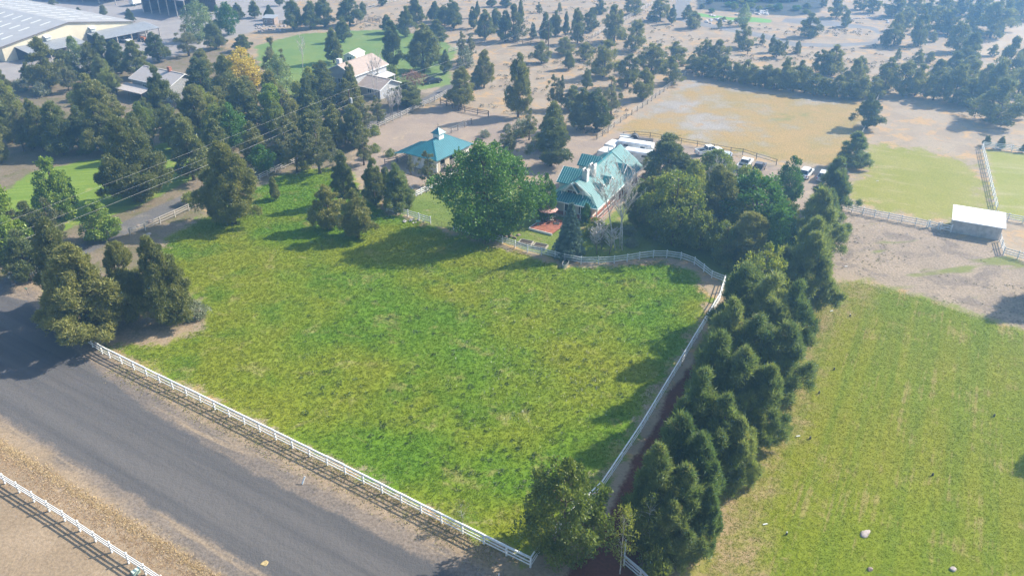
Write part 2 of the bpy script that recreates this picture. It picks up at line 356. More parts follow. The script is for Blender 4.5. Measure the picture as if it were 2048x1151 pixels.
def in_region(k, n, m=.3, view=True):
    poly = REG[k][0]; lo = np.maximum(poly.min(0), (-140, 44)); hi = np.minimum(poly.max(0), (140, 330)); out = []
    while sum(map(len, out)) < n:
        P = RNG.uniform(lo, hi, (n, 2)); P = P[sdf(poly, P)+RNG.normal(0, .5, len(P)) > m]
        w_ = P[:, 1]*CP+CAMH*SP
        P = P[np.abs(P[:, 0])/w_ < .70]
        out.append(P)
        if sum(map(len, out)) == 0: break
    return np.concatenate(out)[:n]
def grassmat(name, fn, dark=.55, light=1.3, trans=.25):
    t = GT(name); t.setup(); c = fn(t); tint = t.attr('tint')
    c = t.mix(1.0, c, t.mix(tint, (dark, dark*1.03, dark*.9), (light, light, light*.95)), 'MULTIPLY')
    d = t.n('BsdfDiffuse'); tr = t.n('BsdfTranslucent'); mx = t.n('MixShader'); mx.inputs[0].default_value = trans
    t.put(d.inputs[0], c); t.put(tr.inputs[0], c); t.t.links.new(d.outputs[0], mx.inputs[1]); t.t.links.new(tr.outputs[0], mx.inputs[2]); t.t.links.new(mx.outputs[0], t.out.inputs[0])
    return t.m
def stuff(name, V, F, tint, m, label):
    return tag(link(bpy.data.objects.new(name, np_mesh(name, V, F, m, tint))), label, 'grass', kind='stuff')
def clumped(k, n, sc, thr, m=.3):
    P = in_region(k, n, m); v = np.zeros(len(P))
    for i in range(5):
        a = RNG.uniform(0, 6.28); f_ = sc*RNG.uniform(.6, 2.2); v += np.sin((P[:, 0]*math.cos(a)+P[:, 1]*math.sin(a))*f_+RNG.uniform(0, 6)+1.3*np.sin(P[:, 1]*f_*.7+i))
    return P[v+RNG.normal(0, 1.0, len(P)) > thr]
V, F, T = blades(in_region('pasture', 105000), 7, .04, .13, .17, .032, 1.0)
stuff('pasture_grass', V, F, T, grassmat('pasture_grass', GT.c_pasture, .92, 1.42, .45), 'tufted green grass covering the fenced pasture')
V, F, T = blades(in_region('mownfield', 110000), 5, .02, .06, .14, .026, 1.1)
stuff('mown_grass', V, F, T, grassmat('mown_grass', GT.c_mown, .98, 1.4, .45), 'short yellowish green grass of the open mown field')
V, F, T = blades(in_region('lawn', 6000), 4, .04, .08, .1, .03, .8)
stuff('lawn_grass', V, F, T, grassmat('lawn_grass', GT.c_lawn, .7, 1.2), 'short lawn grass around the green roofed house')
# dry golden grass and weeds along the road
def strip(p, q, n, spread):
    a, b = G(*p), G(*q); t = RNG.random(n)[:, None]; d = (b-a)/np.linalg.norm(b-a); nn = np.array([-d[1], d[0]])
    return a+(b-a)*t+nn*RNG.normal(0, spread, n)[:, None]
P = np.concatenate([strip((-60, 850), (470, 1180), 1900, .30), strip((-60, 858), (455, 1180), 700, .6)])
V, F, T = blades(P, 9, .06, .20, .14, .018, .9)
def strawmat(name, a, b):
    t = NT(name); c = t.mix(t.attr('tint'), a, b); t.put(t.b.inputs['Base Color'], c); t.b.inputs['Roughness'].default_value = .9; return t.m
stuff('dry_grass', V, F, T, strawmat('straw', (.42, .31, .17), (.66, .50, .27)), 'pale straw coloured grass edging the gravel shoulder')
P = np.concatenate([strip((-60, 875), (430, 1180), 1100, .55), strip((-60, 900), (380, 1180), 1500, .95)])
V, F, T = blades(P, 8, .03, .11, .16, .022, 1.0)
stuff('brown_weeds', V, F, T, strawmat('brown_weed', (.30, .18, .085), (.46, .32, .18)), 'low rusty brown weeds between road and white fence')
P = np.concatenate([strip((230, 735), (1000, 1120), 2600, .8), strip((200, 700), (1040, 1125), 1500, .18)])
V, F, T = blades(P, 5, .05, .16, .12, .035, .8)
stuff('verge_grass', V, F, T, strawmat('verge_grass', (.19, .20, .06), (.48, .38, .19)), 'thin half dry grass below the pasture fence')
# sagebrush over the dry far ground
def clumps(P, size, nl, leaf, seed):
    rng = np.random.default_rng(seed); N = len(P); s_ = rng.uniform(.5, 1.2, N)*size
    c = np.repeat(np.column_stack([P, s_*.35]), nl, 0); M = N*nl; ss = np.repeat(s_, nl)
    d = rng.normal(size=(M, 3)); d /= np.linalg.norm(d, axis=1)[:, None]; d[:, 2] = np.abs(d[:, 2])*.8-.15
    p = c+d*ss[:, None]*rng.uniform(.6, 1, M)[:, None]*np.array([1, 1, .8]); p[:, 2] = np.maximum(p[:, 2], .02)
    tp = p+(d+rng.normal(0, .4, (M, 3)))*leaf; sd = np.cross(d, rng.normal(size=(M, 3))); sd /= np.linalg.norm(sd, axis=1)[:, None]+1e-6; sd *= leaf*.4
    return np.stack([p-sd, p+sd, tp], 1).reshape(-1, 3), np.arange(M*3).reshape(-1, 3), np.repeat(np.repeat(rng.random(N), nl)*.6+rng.random(M)*.4, 3)
free = []
for (x0, x1, y0, y1, n) in ((1090, 1400, -20, 150, 330), (1380, 1780, 40, 150, 620), (1700, 2060, 0, 190, 520), (1000, 1200, 60, 200, 120), (900, 1060, 150, 240, 90), (720, 1100, 0, 70, 260), (1130, 1260, 210, 270, 60)):
    for _ in range(n): free.append(G(RNG.uniform(x0, x1), RNG.uniform(y0, y1)))
free = np.array(free)
for k in ('estate_drive', 'estate_lawn', 'farlawn', 'dryfield', 'houselot'): free = free[sdf(REG[k][0], free) < -1.0]
v_ = sum(np.sin((free[:, 0]*math.cos(a)+free[:, 1]*math.sin(a))*f_+a*3) for a, f_ in ((.3, .21), (1.4, .33), (2.5, .15), (.9, .47))); free = free[v_+RNG.normal(0, .8, len(free)) > -.3]
V, F, T = clumps(free, .62, 40, .20, 5)
stuff('sagebrush', V, F, T, leafmat('sagebrush', (.085, .085, .05), (.16, .155, .095), None, .1), 'low grey green sagebrush dotting the dry ground')
P = clumped('baredirt', 700, .35, .8)
V, F, T = clumps(P, .14, 14, .09, 6)
stuff('weed_tufts', V, F, T, leafmat('weed_tuft', (.08, .10, .035), (.15, .15, .06), None, .1), 'small weeds scattered over the bare dirt')
P = np.array([G(x, y) for x, y in zip(RNG.uniform(600, 1350, 420), RNG.uniform(520, 1000, 420))]); P = P[sdf(REG['pasture'][0], P) > 3]
V, F, T = clumps(P, .30, 22, .16, 8)
stuff('meadow_weeds', V, F, T, leafmat('meadow_weed', (.035, .075, .018), (.09, .12, .025), None, .2), 'darker leafy weeds among the pasture grass')
P = np.array([G(1085, 745)])+RNG.normal(0, 6, (260, 2)); V, F, T = blades(P, 2, .22, .34, .05, .035, .2)
stuff('meadow_flowers', V, F, T, strawmat('flower', (.75, .73, .72), (.85, .8, .7)), 'tiny pale flowers dotted in the pasture grass')
# ------------------------------------------------------------------ trees
def unit(a): return a/(np.linalg.norm(a, axis=1)[:, None]+1e-9)
def crown(seed, H, Rr, base, env, K, S, T, leaf, wid, up, lobe, quad=False, spread=.6, shell=.25, flat=.85, ragged=.25):
    rng = np.random.default_rng(seed)
    t = rng.random(K*4); keep = rng.random(K*4) < np.clip(env(t), .12, 1)**.9; t = t[keep][:K]
    if len(t) < K: t = np.concatenate([t, rng.random(K-len(t))])
    ang = np.arange(K)*2.39996+rng.normal(0, .5, K)
    asym = 1+ragged*np.sin(ang*2+rng.uniform(0, 6))*.6+ragged*np.sin(ang*3+t*7+rng.uniform(0, 6))*.6
    rad = Rr*env(t)*asym; rr = rad*np.sqrt(rng.uniform(shell, 1, K))
    lr = lobe*Rr*rng.uniform(.6, 1.35, K)*np.clip(.45+env(t)*.6, .4, 1)
    rr = np.maximum(rr-lr*.55, 0)
    c = np.stack([rr*np.cos(ang), rr*np.sin(ang), base+t*(H-base)-lr*.3], 1)
    M = K*S; C = np.repeat(c, S, 0); L = np.repeat(lr, S); lt = np.repeat(rng.random(K), S)
    d = unit(rng.normal(size=(M, 3))+np.repeat(np.stack([np.cos(ang), np.sin(ang), np.full(K, up)], 1)*.55, S, 0))
    p = C+d*(L*rng.uniform(.45, 1.05, M))[:, None]*np.array([1, 1, flat])
    p[:, 2] = np.maximum(p[:, 2], .12)
    out = unit(d*.75+np.array([0, 0, up])+rng.normal(0, .25, (M, 3)))
    Q = M*T; p = np.repeat(p, T, 0)+rng.normal(0, leaf*.30, (Q, 3)); o = unit(np.repeat(out, T, 0)+rng.normal(0, spread, (Q, 3)))
    ln = leaf*rng.uniform(.6, 1.25, Q)[:, None]; s = unit(np.cross(o, rng.normal(size=(Q, 3))))*(wid*rng.uniform(.7, 1.3, Q))[:, None]
    tint = np.clip(np.repeat(lt*.45+rng.random(M)*.4, T)+rng.random(Q)*.15, 0, 1)
    if quad:
        V = np.stack([p, p+o*ln*.5+s, p+o*ln, p+o*ln*.5-s], 1).reshape(-1, 3); F = np.arange(Q*4).reshape(-1, 4); tint = np.repeat(tint, 4)
    else:
        V = np.stack([p-s, p+s, p+o*ln], 1).reshape(-1, 3); F = np.arange(Q*3).reshape(-1, 3); tint = np.repeat(tint, 3)
    return V, F, tint, c
def trunk_mesh(seed, H, rad, limbs, m, top=.85, lean=.05, nl=16):
    r = random.Random(seed); mb = MB(); pts = []; n = 7
    ax, ay = r.uniform(-lean, lean), r.uniform(-lean, lean)
    for i in range(n):
        f = i/(n-1)*top; pts.append((H*f*ax+r.uniform(-.02, .02)*H*f, H*f*ay+r.uniform(-.02, .02)*H*f, H*f-.05*(i == 0)))
    mb.tube(pts, [rad*(1.35 if i == 0 else 1-.8*i/(n-1)) for i in range(n)], 8)
    idx = list(range(len(limbs))); r.shuffle(idx)
    for k in idx[:nl]:
        c = limbs[k]; z0 = max(.12*H, min(c[2]-.35*math.hypot(c[0], c[1]), H*top*.9)); f = z0/H
        p0 = Vector((z0*ax, z0*ay, z0)); p2 = Vector(c); pm = p0.lerp(p2, .5)+Vector((0, 0, .05*H*r.random()))
        mb.tube([p0, pm, p2], [rad*.34*(1-.5*f), rad*.2, rad*.05], 5)
    me = mb.mesh('trunk', smooth=True); me.materials.append(m); return me
BARK = mat('bark', (.15, .11, .08), .9, .3, 4, .5); BARKG = mat('grey_bark', (.26, .22, .19), .9, .3, 4, .5)
WHITEBARK = mat('white_bark', (.62, .59, .54), .8, .35, 2.5, .3)
env_jun = lambda t: np.where(t < .2, (np.clip(t, 0, 1)/.2)**.5*.35+.65*(t/.2)**.7, np.clip((1-t)/.8, 0, 1)**.62)
env_cone = lambda t: np.where(t < .08, .75+t*3, np.clip((1-t)/.92, 0, 1)**.85)
env_oval = lambda t: np.clip(np.sin(np.pi*np.clip(t*.86+.13, 0, 1)), 0, 1)**.65
env_pine = lambda t: np.where(t < .22, .75+.25*t/.22, np.clip((1-t)/.78, 0, 1)**.6)
env_col = lambda t: np.where(t < .15, .6+.4*t/.15, np.clip((1-t)/.85, 0, 1)**.45)
L_JUN = leafmat('juniper_leaf', (.120, .138, .038), (.265, .258, .070), (.38, .32, .115), rnd=.9)
L_JUND = leafmat('juniper_dark_leaf', (0.094, 0.124, 0.040), (0.212, 0.224, 0.068), (0.295, 0.260, 0.106), rnd=.9)
L_JUNS = leafmat('juniper_sparse_leaf', (0.118, 0.130, 0.059), (0.236, 0.230, 0.100), (0.307, 0.248, 0.153), rnd=.7)
L_PINE = leafmat('pine_leaf', (.075, .125, .050), (.215, .250, .090), (.36, .25, .10), .45, rnd=.9)
L_BROAD = leafmat('broad_leaf', (.045, .120, .014), (.110, .215, .024), (.20, .26, .04), .30)
L_BRIGHT = leafmat('bright_leaf', (.116, .194, .025), (.264, .341, .046), (.372, .388, .078), .32)
L_PALE = leafmat('pale_leaf', (.155, .209, .085), (.295, .349, .139), None, .3)
L_OLIVE = leafmat('olive_leaf', (0.118, 0.165, 0.035), (0.260, 0.277, 0.053), (0.354, 0.295, 0.083), .45, rnd=.8)
L_DEEP = leafmat('deep_leaf', (.062, .105, .020), (.165, .205, .036), (.28, .25, .06), .38)
L_GOLD = leafmat('gold_leaf', (.42, .33, .045), (.60, .46, .07), None, .35)
L_SPRUCE = leafmat('spruce_leaf', (.11, .18, .17), (.25, .33, .315), (.34, .40, .38), .3)
L_SAGE = leafmat('sage_leaf', (.155, .178, .109), (.295, .310, .202), None, .15)
L_RED = leafmat('russet_leaf', (.202, .109, .078), (.310, .155, .093), None, .2)
KIND = {}   # kind -> list of (trunk mesh, crown mesh), nominal height, nominal radius, name
def add_kind(key, name, n, H, Rr, base, env, K, S, T, leaf, wid, up, lobe, lm, bark=BARK, trad=.2, **kw):
    tl = kw.pop('nl', 16); L = []
    for i in range(n):
        sd_ = sum(map(ord, key))*7+i*31
        V, F, ti, c = crown(sd_, H, Rr, base, env, K, S, T, leaf, wid, up, lobe, **kw)
        L.append((trunk_mesh(sd_, H, trad, c, bark, nl=tl), np_mesh('crown', V, F, lm, ti)))
    KIND[key] = (L, H, Rr, name)
add_kind('jun', 'juniper_tree', 5, 9, 2.9, .7, env_jun, 72, 58, 5, .34, .062, .75, .26, L_JUN)
add_kind('jund', 'juniper_tree', 4, 9, 2.9, .8, env_jun, 72, 58, 5, .34, .062, .65, .26, L_JUND)
add_kind('juns', 'juniper_tree', 3, 9, 2.7, 1.5, env_jun, 46, 34, 5, .36, .055, .7, .20, L_JUNS, ragged=.6, shell=.1)
add_kind('junx', 'juniper_tree', 4, 12, 4.2, .6, env_jun, 135, 120, 5, .31, .055, .75, .21, L_JUN, trad=.3, nl=30)
add_kind('fjun', 'juniper_tree', 6, 8, 2.9, .6, lambda t: np.where(t < .25, .65+1.4*t, np.clip((1-t)/.75, 0, 1)**.5), 62, 32, 5, .40, .075, .6, .25, L_JUN, ragged=.45)
add_kind('pine', 'pine_tree', 5, 9, 3.2, .6, env_pine, 115, 34, 8, .52, .045, .95, .18, L_PINE, trad=.2, spread=.7, ragged=.4)
add_kind('oak', 'broadleaf_tree', 1, 15, 7.2, 1.6, env_oval, 190, 150, 1, .40, .13, .45, .22, L_BROAD, trad=.45, quad=True, spread=1.0, nl=40, ragged=.38, shell=.4)
add_kind('broad', 'broadleaf_tree', 3, 9, 4, 1.0, env_oval, 110, 85, 1, .34, .12, .35, .24, L_BROAD, trad=.25, quad=True, spread=1.0, nl=24)
add_kind('bright', 'broadleaf_tree', 3, 10, 3.4, .8, env_col, 110, 110, 1, .34, .12, .6, .24, L_BRIGHT, trad=.22, quad=True, spread=.9)
add_kind('olive', 'broadleaf_tree', 3, 9, 4, 1.2, env_oval, 115, 85, 1, .32, .10, .4, .22, L_OLIVE, trad=.22, quad=True, spread=1.0, nl=24)
add_kind('deep', 'broadleaf_tree', 1, 9, 4, .8, env_oval, 130, 130, 1, .28, .085, .4, .21, L_DEEP, trad=.2, quad=True, spread=1.0, nl=24)
add_kind('pale', 'broadleaf_tree', 2, 9, 4, .6, env_oval, 90, 80, 1, .40, .10, .3, .26, L_PALE, BARKG, .2, quad=True, spread=1.0)
add_kind('gold', 'broadleaf_tree', 1, 9, 3.4, .8, env_oval, 90, 90, 1, .36, .12, .4, .26, L_GOLD, quad=True, spread=1.0)
add_kind('poplar', 'poplar_tree', 1, 10, 1.5, .6, env_col, 60, 70, 1, .34, .10, .8, .5, L_OLIVE, BARKG, .15, quad=True, spread=.9)
add_kind('shrub', 'shrub', 3, 2, 1.6, .1, env_oval, 34, 44, 1, .24, .08, .4, .34, L_OLIVE, trad=.05, quad=True, spread=1.0)
add_kind('sage', 'shrub', 2, 1.8, 1.6, .1, env_oval, 30, 30, 3, .26, .04, .6, .32, L_SAGE, BARKG, .05)
add_kind('red', 'shrub', 1, 2.4, 1.8, .1, env_oval, 30, 40, 2, .22, .04, .5, .32, L_RED, BARKG, .05)
add_kind('thin', 'aspen_tree', 2, 9, 3.0, 2.6, env_oval, 46, 42, 1, .26, .09, .3, .26, L_OLIVE, WHITEBARK, .11, quad=True, spread=1.1, nl=40, shell=.05)
def spruce_meshes(seed, H=9., Rr=2.7):
    rng = np.random.default_rng(seed); Ps = []; Ds = []; Ti = []
    for wv in range(26):
        t = wv/26; z = .25+t*(H-.5); rad = Rr*(1-t)**.9+.1; nb = int(13-7*t)
        for b in range(nb):
            a = 2*math.pi*b/nb+wv*.7+rng.normal(0, .15); ln = rad*rng.uniform(.8, 1.08); m_ = int(26+44*(1-t))
            f = rng.random(m_)**.7; side = rng.normal(0, .16, m_)*ln*(1.1-f*.6)
            x = f*ln; zz = z-.22*x+.08*f*f*ln+rng.normal(0, .05, m_)
            Ps.append(np.stack([x*math.cos(a)-side*math.sin(a), x*math.sin(a)+side*math.cos(a), np.maximum(zz, .05)], 1))
            Ds.append(unit(np.stack([np.full(m_, math.cos(a)), np.full(m_, math.sin(a)), np.full(m_, .35)], 1)+rng.normal(0, .5, (m_, 3))))
            Ti.append(np.full(m_, rng.random()*.5)+f*.4)
    p = np.repeat(np.concatenate(Ps), 3, 0); d = unit(np.repeat(np.concatenate(Ds), 3, 0)+rng.normal(0, .4, (len(p), 3))); ti = np.repeat(np.concatenate(Ti), 3)
    s = unit(np.cross(d, rng.normal(size=p.shape)))*.06
    V = np.stack([p-s, p+s, p+d*.30], 1).reshape(-1, 3)
    return [(trunk_mesh(seed, H, .16, [], BARK, nl=0), np_mesh('crown', V, np.arange(len(V)).reshape(-1, 3), L_SPRUCE, np.repeat(np.clip(ti, 0, 1), 3)))], H, Rr, 'spruce_tree'
KIND['spruce'] = spruce_meshes(4)
def bare_meshes(seed, H=12., stems=1, spread=.35, twig=3, rad=.13):
    r = random.Random(seed); tr = MB(); br = MB()
    def grow(p, d, L, ra, lev, mb):
        n = 4; pts = [p]; q = Vector(p); dd = Vector(d)
        for i in range(n):
            dd = (dd+Vector((r.uniform(-.14, .14), r.uniform(-.14, .14), r.uniform(-.02, .12)))).normalized(); q = q+dd*L/n; pts.append(q.copy())
        mb.tube(pts, [ra*(1-.75*i/n) for i in range(n+1)], 6 if lev == 0 else 4)
        if lev < twig:
            k = 18 if lev == 0 else (7 if lev == 1 else 5)
            for j in range(k):
                f = (r.uniform(.35, 1) if lev == 0 else r.uniform(.25, 1)); i = min(int(f*n), n-1); s = pts[i].lerp(pts[i+1], f*n-i)
                a = r.uniform(0, 6.28); e = (dd*.75+Vector((math.cos(a), math.sin(a), .25))*.7).normalized()
                grow(s, e, L*r.uniform(.22, .4)*(1.15-f*.4 if lev == 0 else 1), max(ra*.4*(1.1-f*.5), .02), lev+1, br)
    for s in range(stems):
        a = 2.1*s+.4; off = Vector((math.cos(a), math.sin(a), 0))*(.0 if stems == 1 else .55)
        grow(off, Vector((off.x*.12, off.y*.12, 1)).normalized(), H*r.uniform(.88, 1), rad, 0, tr)
    tm = tr.mesh('trunk', smooth=True); tm.materials.append(WHITEBARK); bm_ = br.mesh('branches', smooth=True); bm_.materials.append(mat('pale_twig', (.60, .55, .50), .85, .25, 3))
    return [(tm, bm_)], H, 3.0, 'bare_birch'
KIND['bare3'] = bare_meshes(3, 12, 3); KIND['bare'] = bare_meshes(8, 10, 1, rad=.16); KIND['bare2'] = bare_meshes(5, 9, 2)
_b = bare_meshes(21, 3.2, 6, twig=2, rad=.04); _b[0][0][0].materials[0] = BARKG; KIND['brush'] = (_b[0], 3.2, 1.6, 'bare_shrub')
tr_rng = random.Random(5); used = {}
LANDMARK = [(('stable', 12, 'beside the small stable'), G(860, 300)), (('farm', 10, 'behind the farmhouse'), G(1150, 340)), (('arena', 22, 'beside the arena barn'), G(140, 90)), (('hay', 22, 'beside the open hay barn'), G(330, 30)),
    (('tan', 13, 'beside the pale shingled house'), G(300, 165)), (('shingle', 13, 'beside the two storey shingled house'), G(720, 150)), (('garage', 9, 'beside the low garage'), G(785, 175)), (('gs', 11, 'beside the small white shed'), G(706, 105)),
    (('pole', 9, 'beside the transformer pole'), G(704, 245)), (('gold', 9, 'beside the golden tree'), G(490, 182)), (('willow', 12, 'beside the pale willow'), G(402, 80)), (('trucks', 9, 'by the parked pickups'), G(1500, 340)),
    (('feeder', 9, 'by the arched feeder'), G(1268, 281)), (('blackcar', 12, 'near the black car'), G(1306, 40)), (('lawn', 16, 'by the estate lawn'), G(1460, 42)), (('loop', 16, 'by the drive loop'), G(1700, 75)), (('track', 18, 'by the dirt track'), G(1990, 90)), (('soli', 16, 'near the solitary evergreen'), G(1733, 256)),
    (('birch', 9, 'near the bare birch'), G(1238, 498)), (('corral', 12, 'by the brown corral'), G(45, 212)), (('arenaf', 12, 'by the riding arena fence'), G(800, 235)), (('wide', 15, 'near the wide crowned tree'), G(1992, 246))]
def pick_label(kind, x, y, ytop, wpx, label):
    g = G(x, y); h = hgt(g[1], ytop); w_ = wpx*depth(g[1], h*.5)/FPX
    size = 'tiny' if h < 3.2 else 'small' if h < 6 else 'tall' if h > 11 else ''
    form = 'slender' if w_/h < .55 else 'broad' if w_/h > .88 else ''
    tone = {'jun': 'olive', 'junx': 'olive', 'jund': 'dark', 'juns': 'sparse', 'fjun': 'rounded', 'sage': 'grey', 'olive': 'yellowish', 'broad': 'leafy', 'bare': 'leafless', 'pine': 'needled'}.get(kind, '')
    best = min(LANDMARK, key=lambda q: np.linalg.norm(q[1]-g)/q[0][1]); near = best[0][2] if np.linalg.norm(best[1]-g) < best[0][1] else ''
    s_ = ' '.join(q for q in (size, form, tone, label, near) if q); wds = s_.split()
    return s_ if len(wds) <= 16 else ' '.join(q for q in (size, form, tone, label) if q)
def tree(kind, x, y, ytop, wpx, label, group=None, rz=None):
    if group: label = pick_label(kind, x, y, ytop, wpx, label)
    L, H, Rr, name = KIND[kind]; g = G(x, y); h = max(hgt(g[1], ytop), .5); r_ = wpx/2*depth(g[1], h*.5)/FPX
    n = used.get(kind, 0); used[kind] = n+1; tm, cm = L[n % len(L)]
    cat = 'shrub' if name in ('shrub', 'bare_shrub') else 'tree'
    t = thing(name, label, cat, (g[0], g[1], 0), tr_rng.uniform(0, 6.28) if rz is None else rz, group)
    s = r_/Rr; t.scale = (s*tr_rng.uniform(.92, 1.08), s*tr_rng.uniform(.92, 1.08), h/H)
    t.rotation_euler.x = tr_rng.gauss(0, .025); t.rotation_euler.y = tr_rng.gauss(0, .025)
    for nm, me in (('trunk', tm), ('branches' if kind.startswith('b') and 'bare' in name else 'crown', cm)):
        o = link(bpy.data.objects.new(nm, me)); o.parent = t
    return t
def trees(label, group, kind, *L):
    for q in L:
        k = kind; 
        if isinstance(q[0], str): k, q = q[0], q[1:]
        tree(k, *q, label, group)
# -- single, easily picked out trees
for a in (('junx', 186, 674, 490, 186, 'tallest grey green juniper overhanging the road end of the front fence'),
          ('junx', 150, 615, 432, 120, 'juniper directly behind the big roadside juniper, beside the driveway entrance'),
          ('junx', 268, 640, 470, 95, 'slim juniper squeezed between two broad junipers at the pasture corner'),
          ('junx', 345, 645, 472, 128, 'broad olive juniper at pasture edge with a grey shrub at its foot'),
          ('sage', 390, 637, 605, 56, 'grey green shrub at the foot of the olive juniper by the pasture'),
          ('jund', 60, 560, 455, 85, 'dark juniper over the driveway mouth beside the sign post'),
          ('bright', 15, 520, 340, 112, 'large bright green tree at the road end of the striped lawn'),
          ('bright', 118, 436, 316, 82, 'bright green pointed tree standing alone on the striped lawn'),
          ('bright', 205, 478, 402, 78, 'short round bright green tree beside the gravel drive'),
          ('juns', 118, 500, 395, 62, 'greyish thin juniper behind the short bright green tree'),
          ('junx', 280, 402, 232, 128, 'broad juniper on the striped lawn beside the gravel drive'),
          ('junx', 468, 447, 282, 128, 'large juniper inside the driveway fence at the pasture corner'),
          ('shrub', 380, 408, 386, 36, 'low green shrub against the driveway fence rail'),
          ('jund', 553, 399, 352, 27, 'small lone conical juniper in the pasture grass'),
          ('jund', 690, 408, 298, 50, 'dark narrow juniper rising between the pair of pasture junipers'),
          ('jun', 660, 458, 365, 70, 'one of two rounded junipers in the pasture, with longer bare foot'),
          ('jun', 716, 474, 380, 80, 'olive juniper in the pasture nearest the white fence corner'),
          ('pine', 800, 418, 330, 64, 'pine with orange brown cones at the white fence corner'),
          ('juns', 856, 372, 300, 46, 'thin young pine in front of the stable doors'),
          ('juns', 822, 350, 308, 20, 'spindly sapling beside the stable sliding door'),
          ('broad', 925, 336, 300, 24, 'slim shrubby tree beside the stable stall openings'),
          ('oak', 980, 468, 284, 190, 'huge dense green maple between the stable and the house'),
          ('broad', 1088, 442, 348, 46, 'leafy green side tree touching the house terrace'),
          ('spruce', 1138, 510, 400, 68, 'blue spruce in front of the red deck'),
          ('bare3', 1238, 498, 335, 84, 'three stemmed bare white birch beside the porch'),
          ('brush', 1205, 505, 455, 80, 'tangled bare bush between the spruce and the birch'),
          ('broad', 1172, 448, 408, 24, 'narrow shrub tree against the porch posts'),
          ('shrub', 1200, 452, 443, 14, 'small yellow green bush at the porch corner'),
          ('deep', 1128, 1108, 922, 184, 'round leafy tree over the corner of the white pasture fence'),
          ('thin', 1240, 1146, 1016, 64, 'thin white trunked aspen beside the cinder drive entrance'),
          ('thin', 1294, 1112, 986, 90, 'twin white trunked aspen under the pine row'),
          ('shrub', 1305, 1155, 1100, 56, 'bushy juniper shrub beside the entrance fence panel'),
          ('thin', 926, 1050, 1000, 46, 'small sapling growing through the front fence'),
          ('thin', 878, 1036, 1010, 18, 'tiny sprout beside the sapling on the front fence'),
          ('jund', 1733, 256, 190, 56, 'solitary rounded evergreen on the far paddock fence line'),
          ('pine', 1702, 333, 265, 62, 'bushy evergreen on the fence line below the solitary evergreen'),
          ('fjun', 1992, 246, 160, 92, 'wide crowned tree with bare trunk standing in the far dirt'),
          ('jund', 1972, 292, 270, 17, 'small cypress at the corner of the white paddock fence'),
          ('jund', 2000, 298, 272, 16, 'small cypress inside the white fence, next to the corner one'),
          ('jund', 2044, 305, 287, 15, 'smallest cypress along the far white paddock fence'),
          ('gold', 490, 182, 95, 78, 'golden yellow tree among the junipers by the gravel yard'),
          ('pale', 402, 80, 0, 70, 'large pale green willow beside the open hay barn'),
          ('broad', 457, 70, 2, 46, 'darker broad tree next to the pale willow'),
          ('pale', 160, 152, 76, 48, 'soft grey green tree between junipers by the arena barn'),
          ('bare', 606, 146, 70, 32, 'leafless white birch standing on the far green lawn'),
          ('bare2', 752, 200, 113, 34, 'twin stemmed leafless birch before the tan roofed house'),
          ('poplar', 625, 210, 130, 28, 'narrow poplar column beside the tan roofed house'),
          ('pale', 560, 190, 110, 52, 'pale leafy tree at the edge of the far lawn'),
          ('bright', 545, 255, 165, 58, 'bright green tree among the dark junipers near the power pole'),
          ('broad', 470, 295, 208, 62, 'dark green broadleaf tree below the golden tree'),
          ('shrub', 595, 192, 163, 30, 'round clipped green shrub by the poplar'),
          ('shrub', 783, 162, 132, 36, 'rounded shrub at the wall of the tan roofed house'),
          ('red', 828, 168, 141, 52, 'dull red shrub beside the garage drive'),
          ('brush', 787, 232, 182, 48, 'bare brown bush beside the riding arena fence'),
          ('jund', 815, 212, 164, 74, 'dense dark shrubby juniper by the garage'),
          ('pale', 1485, 52, 8, 28, 'light green tree on the bright estate lawn'),
          ('broad', 530, 345, 290, 52, 'dark leafy bush beside the gravel drive bend'),
          ('fjun', 1617, 74, 27, 46, 'round juniper inside the loop of the estate drive'),
          ('red', 1292, 372, 345, 46, 'reddish shrub behind the bare birch')):
    tree(*a)
ORD = 'first second third fourth fifth sixth seventh eighth ninth tenth eleventh twelfth thirteenth fourteenth fifteenth sixteenth seventeenth eighteenth'.split()
# -- groups of look-alikes
trees('juniper between the gravel drive and arena barn', 'junipers between driveway and arena barn', 'jun',
      ('jund', 318, 123, 60, 50), ('juns', 378, 112, 50, 56), ('jund', 433, 98, 40, 42), ('jund', 487, 102, 68, 40), ('jun', 100, 180, 72, 72), ('jund', 60, 165, 125, 32), ('jun', 190, 155, 82, 44), ('jund', 215, 150, 60, 44),
      ('jund', 243, 148, 78, 48), ('jund', 276, 156, 80, 58), ('juns', 235, 190, 135, 42), ('jun', 200, 262, 145, 84), ('jun', 2, 195, 125, 44), ('sage', 85, 190, 165, 44), ('sage', 45, 180, 160, 40), ('jund', 335, 245, 133, 66), ('jund', 408, 205, 108, 64),
      ('jun', 462, 222, 112, 64), ('junx', 402, 275, 163, 90), ('juns', 48, 302, 210, 44), ('jun', 88, 302, 195, 54), ('jund', 128, 308, 200, 78), ('junx', 215, 305, 198, 90), ('jun', 282, 318, 230, 54), ('jun', 372, 305, 225, 66),
      ('jund', 492, 265, 155, 74), ('jun', 4, 325, 248, 46), ('jund', 170, 300, 215, 60), ('jund', 350, 300, 205, 50), ('juns', 140, 185, 120, 44), ('jund', 300, 262, 195, 50))
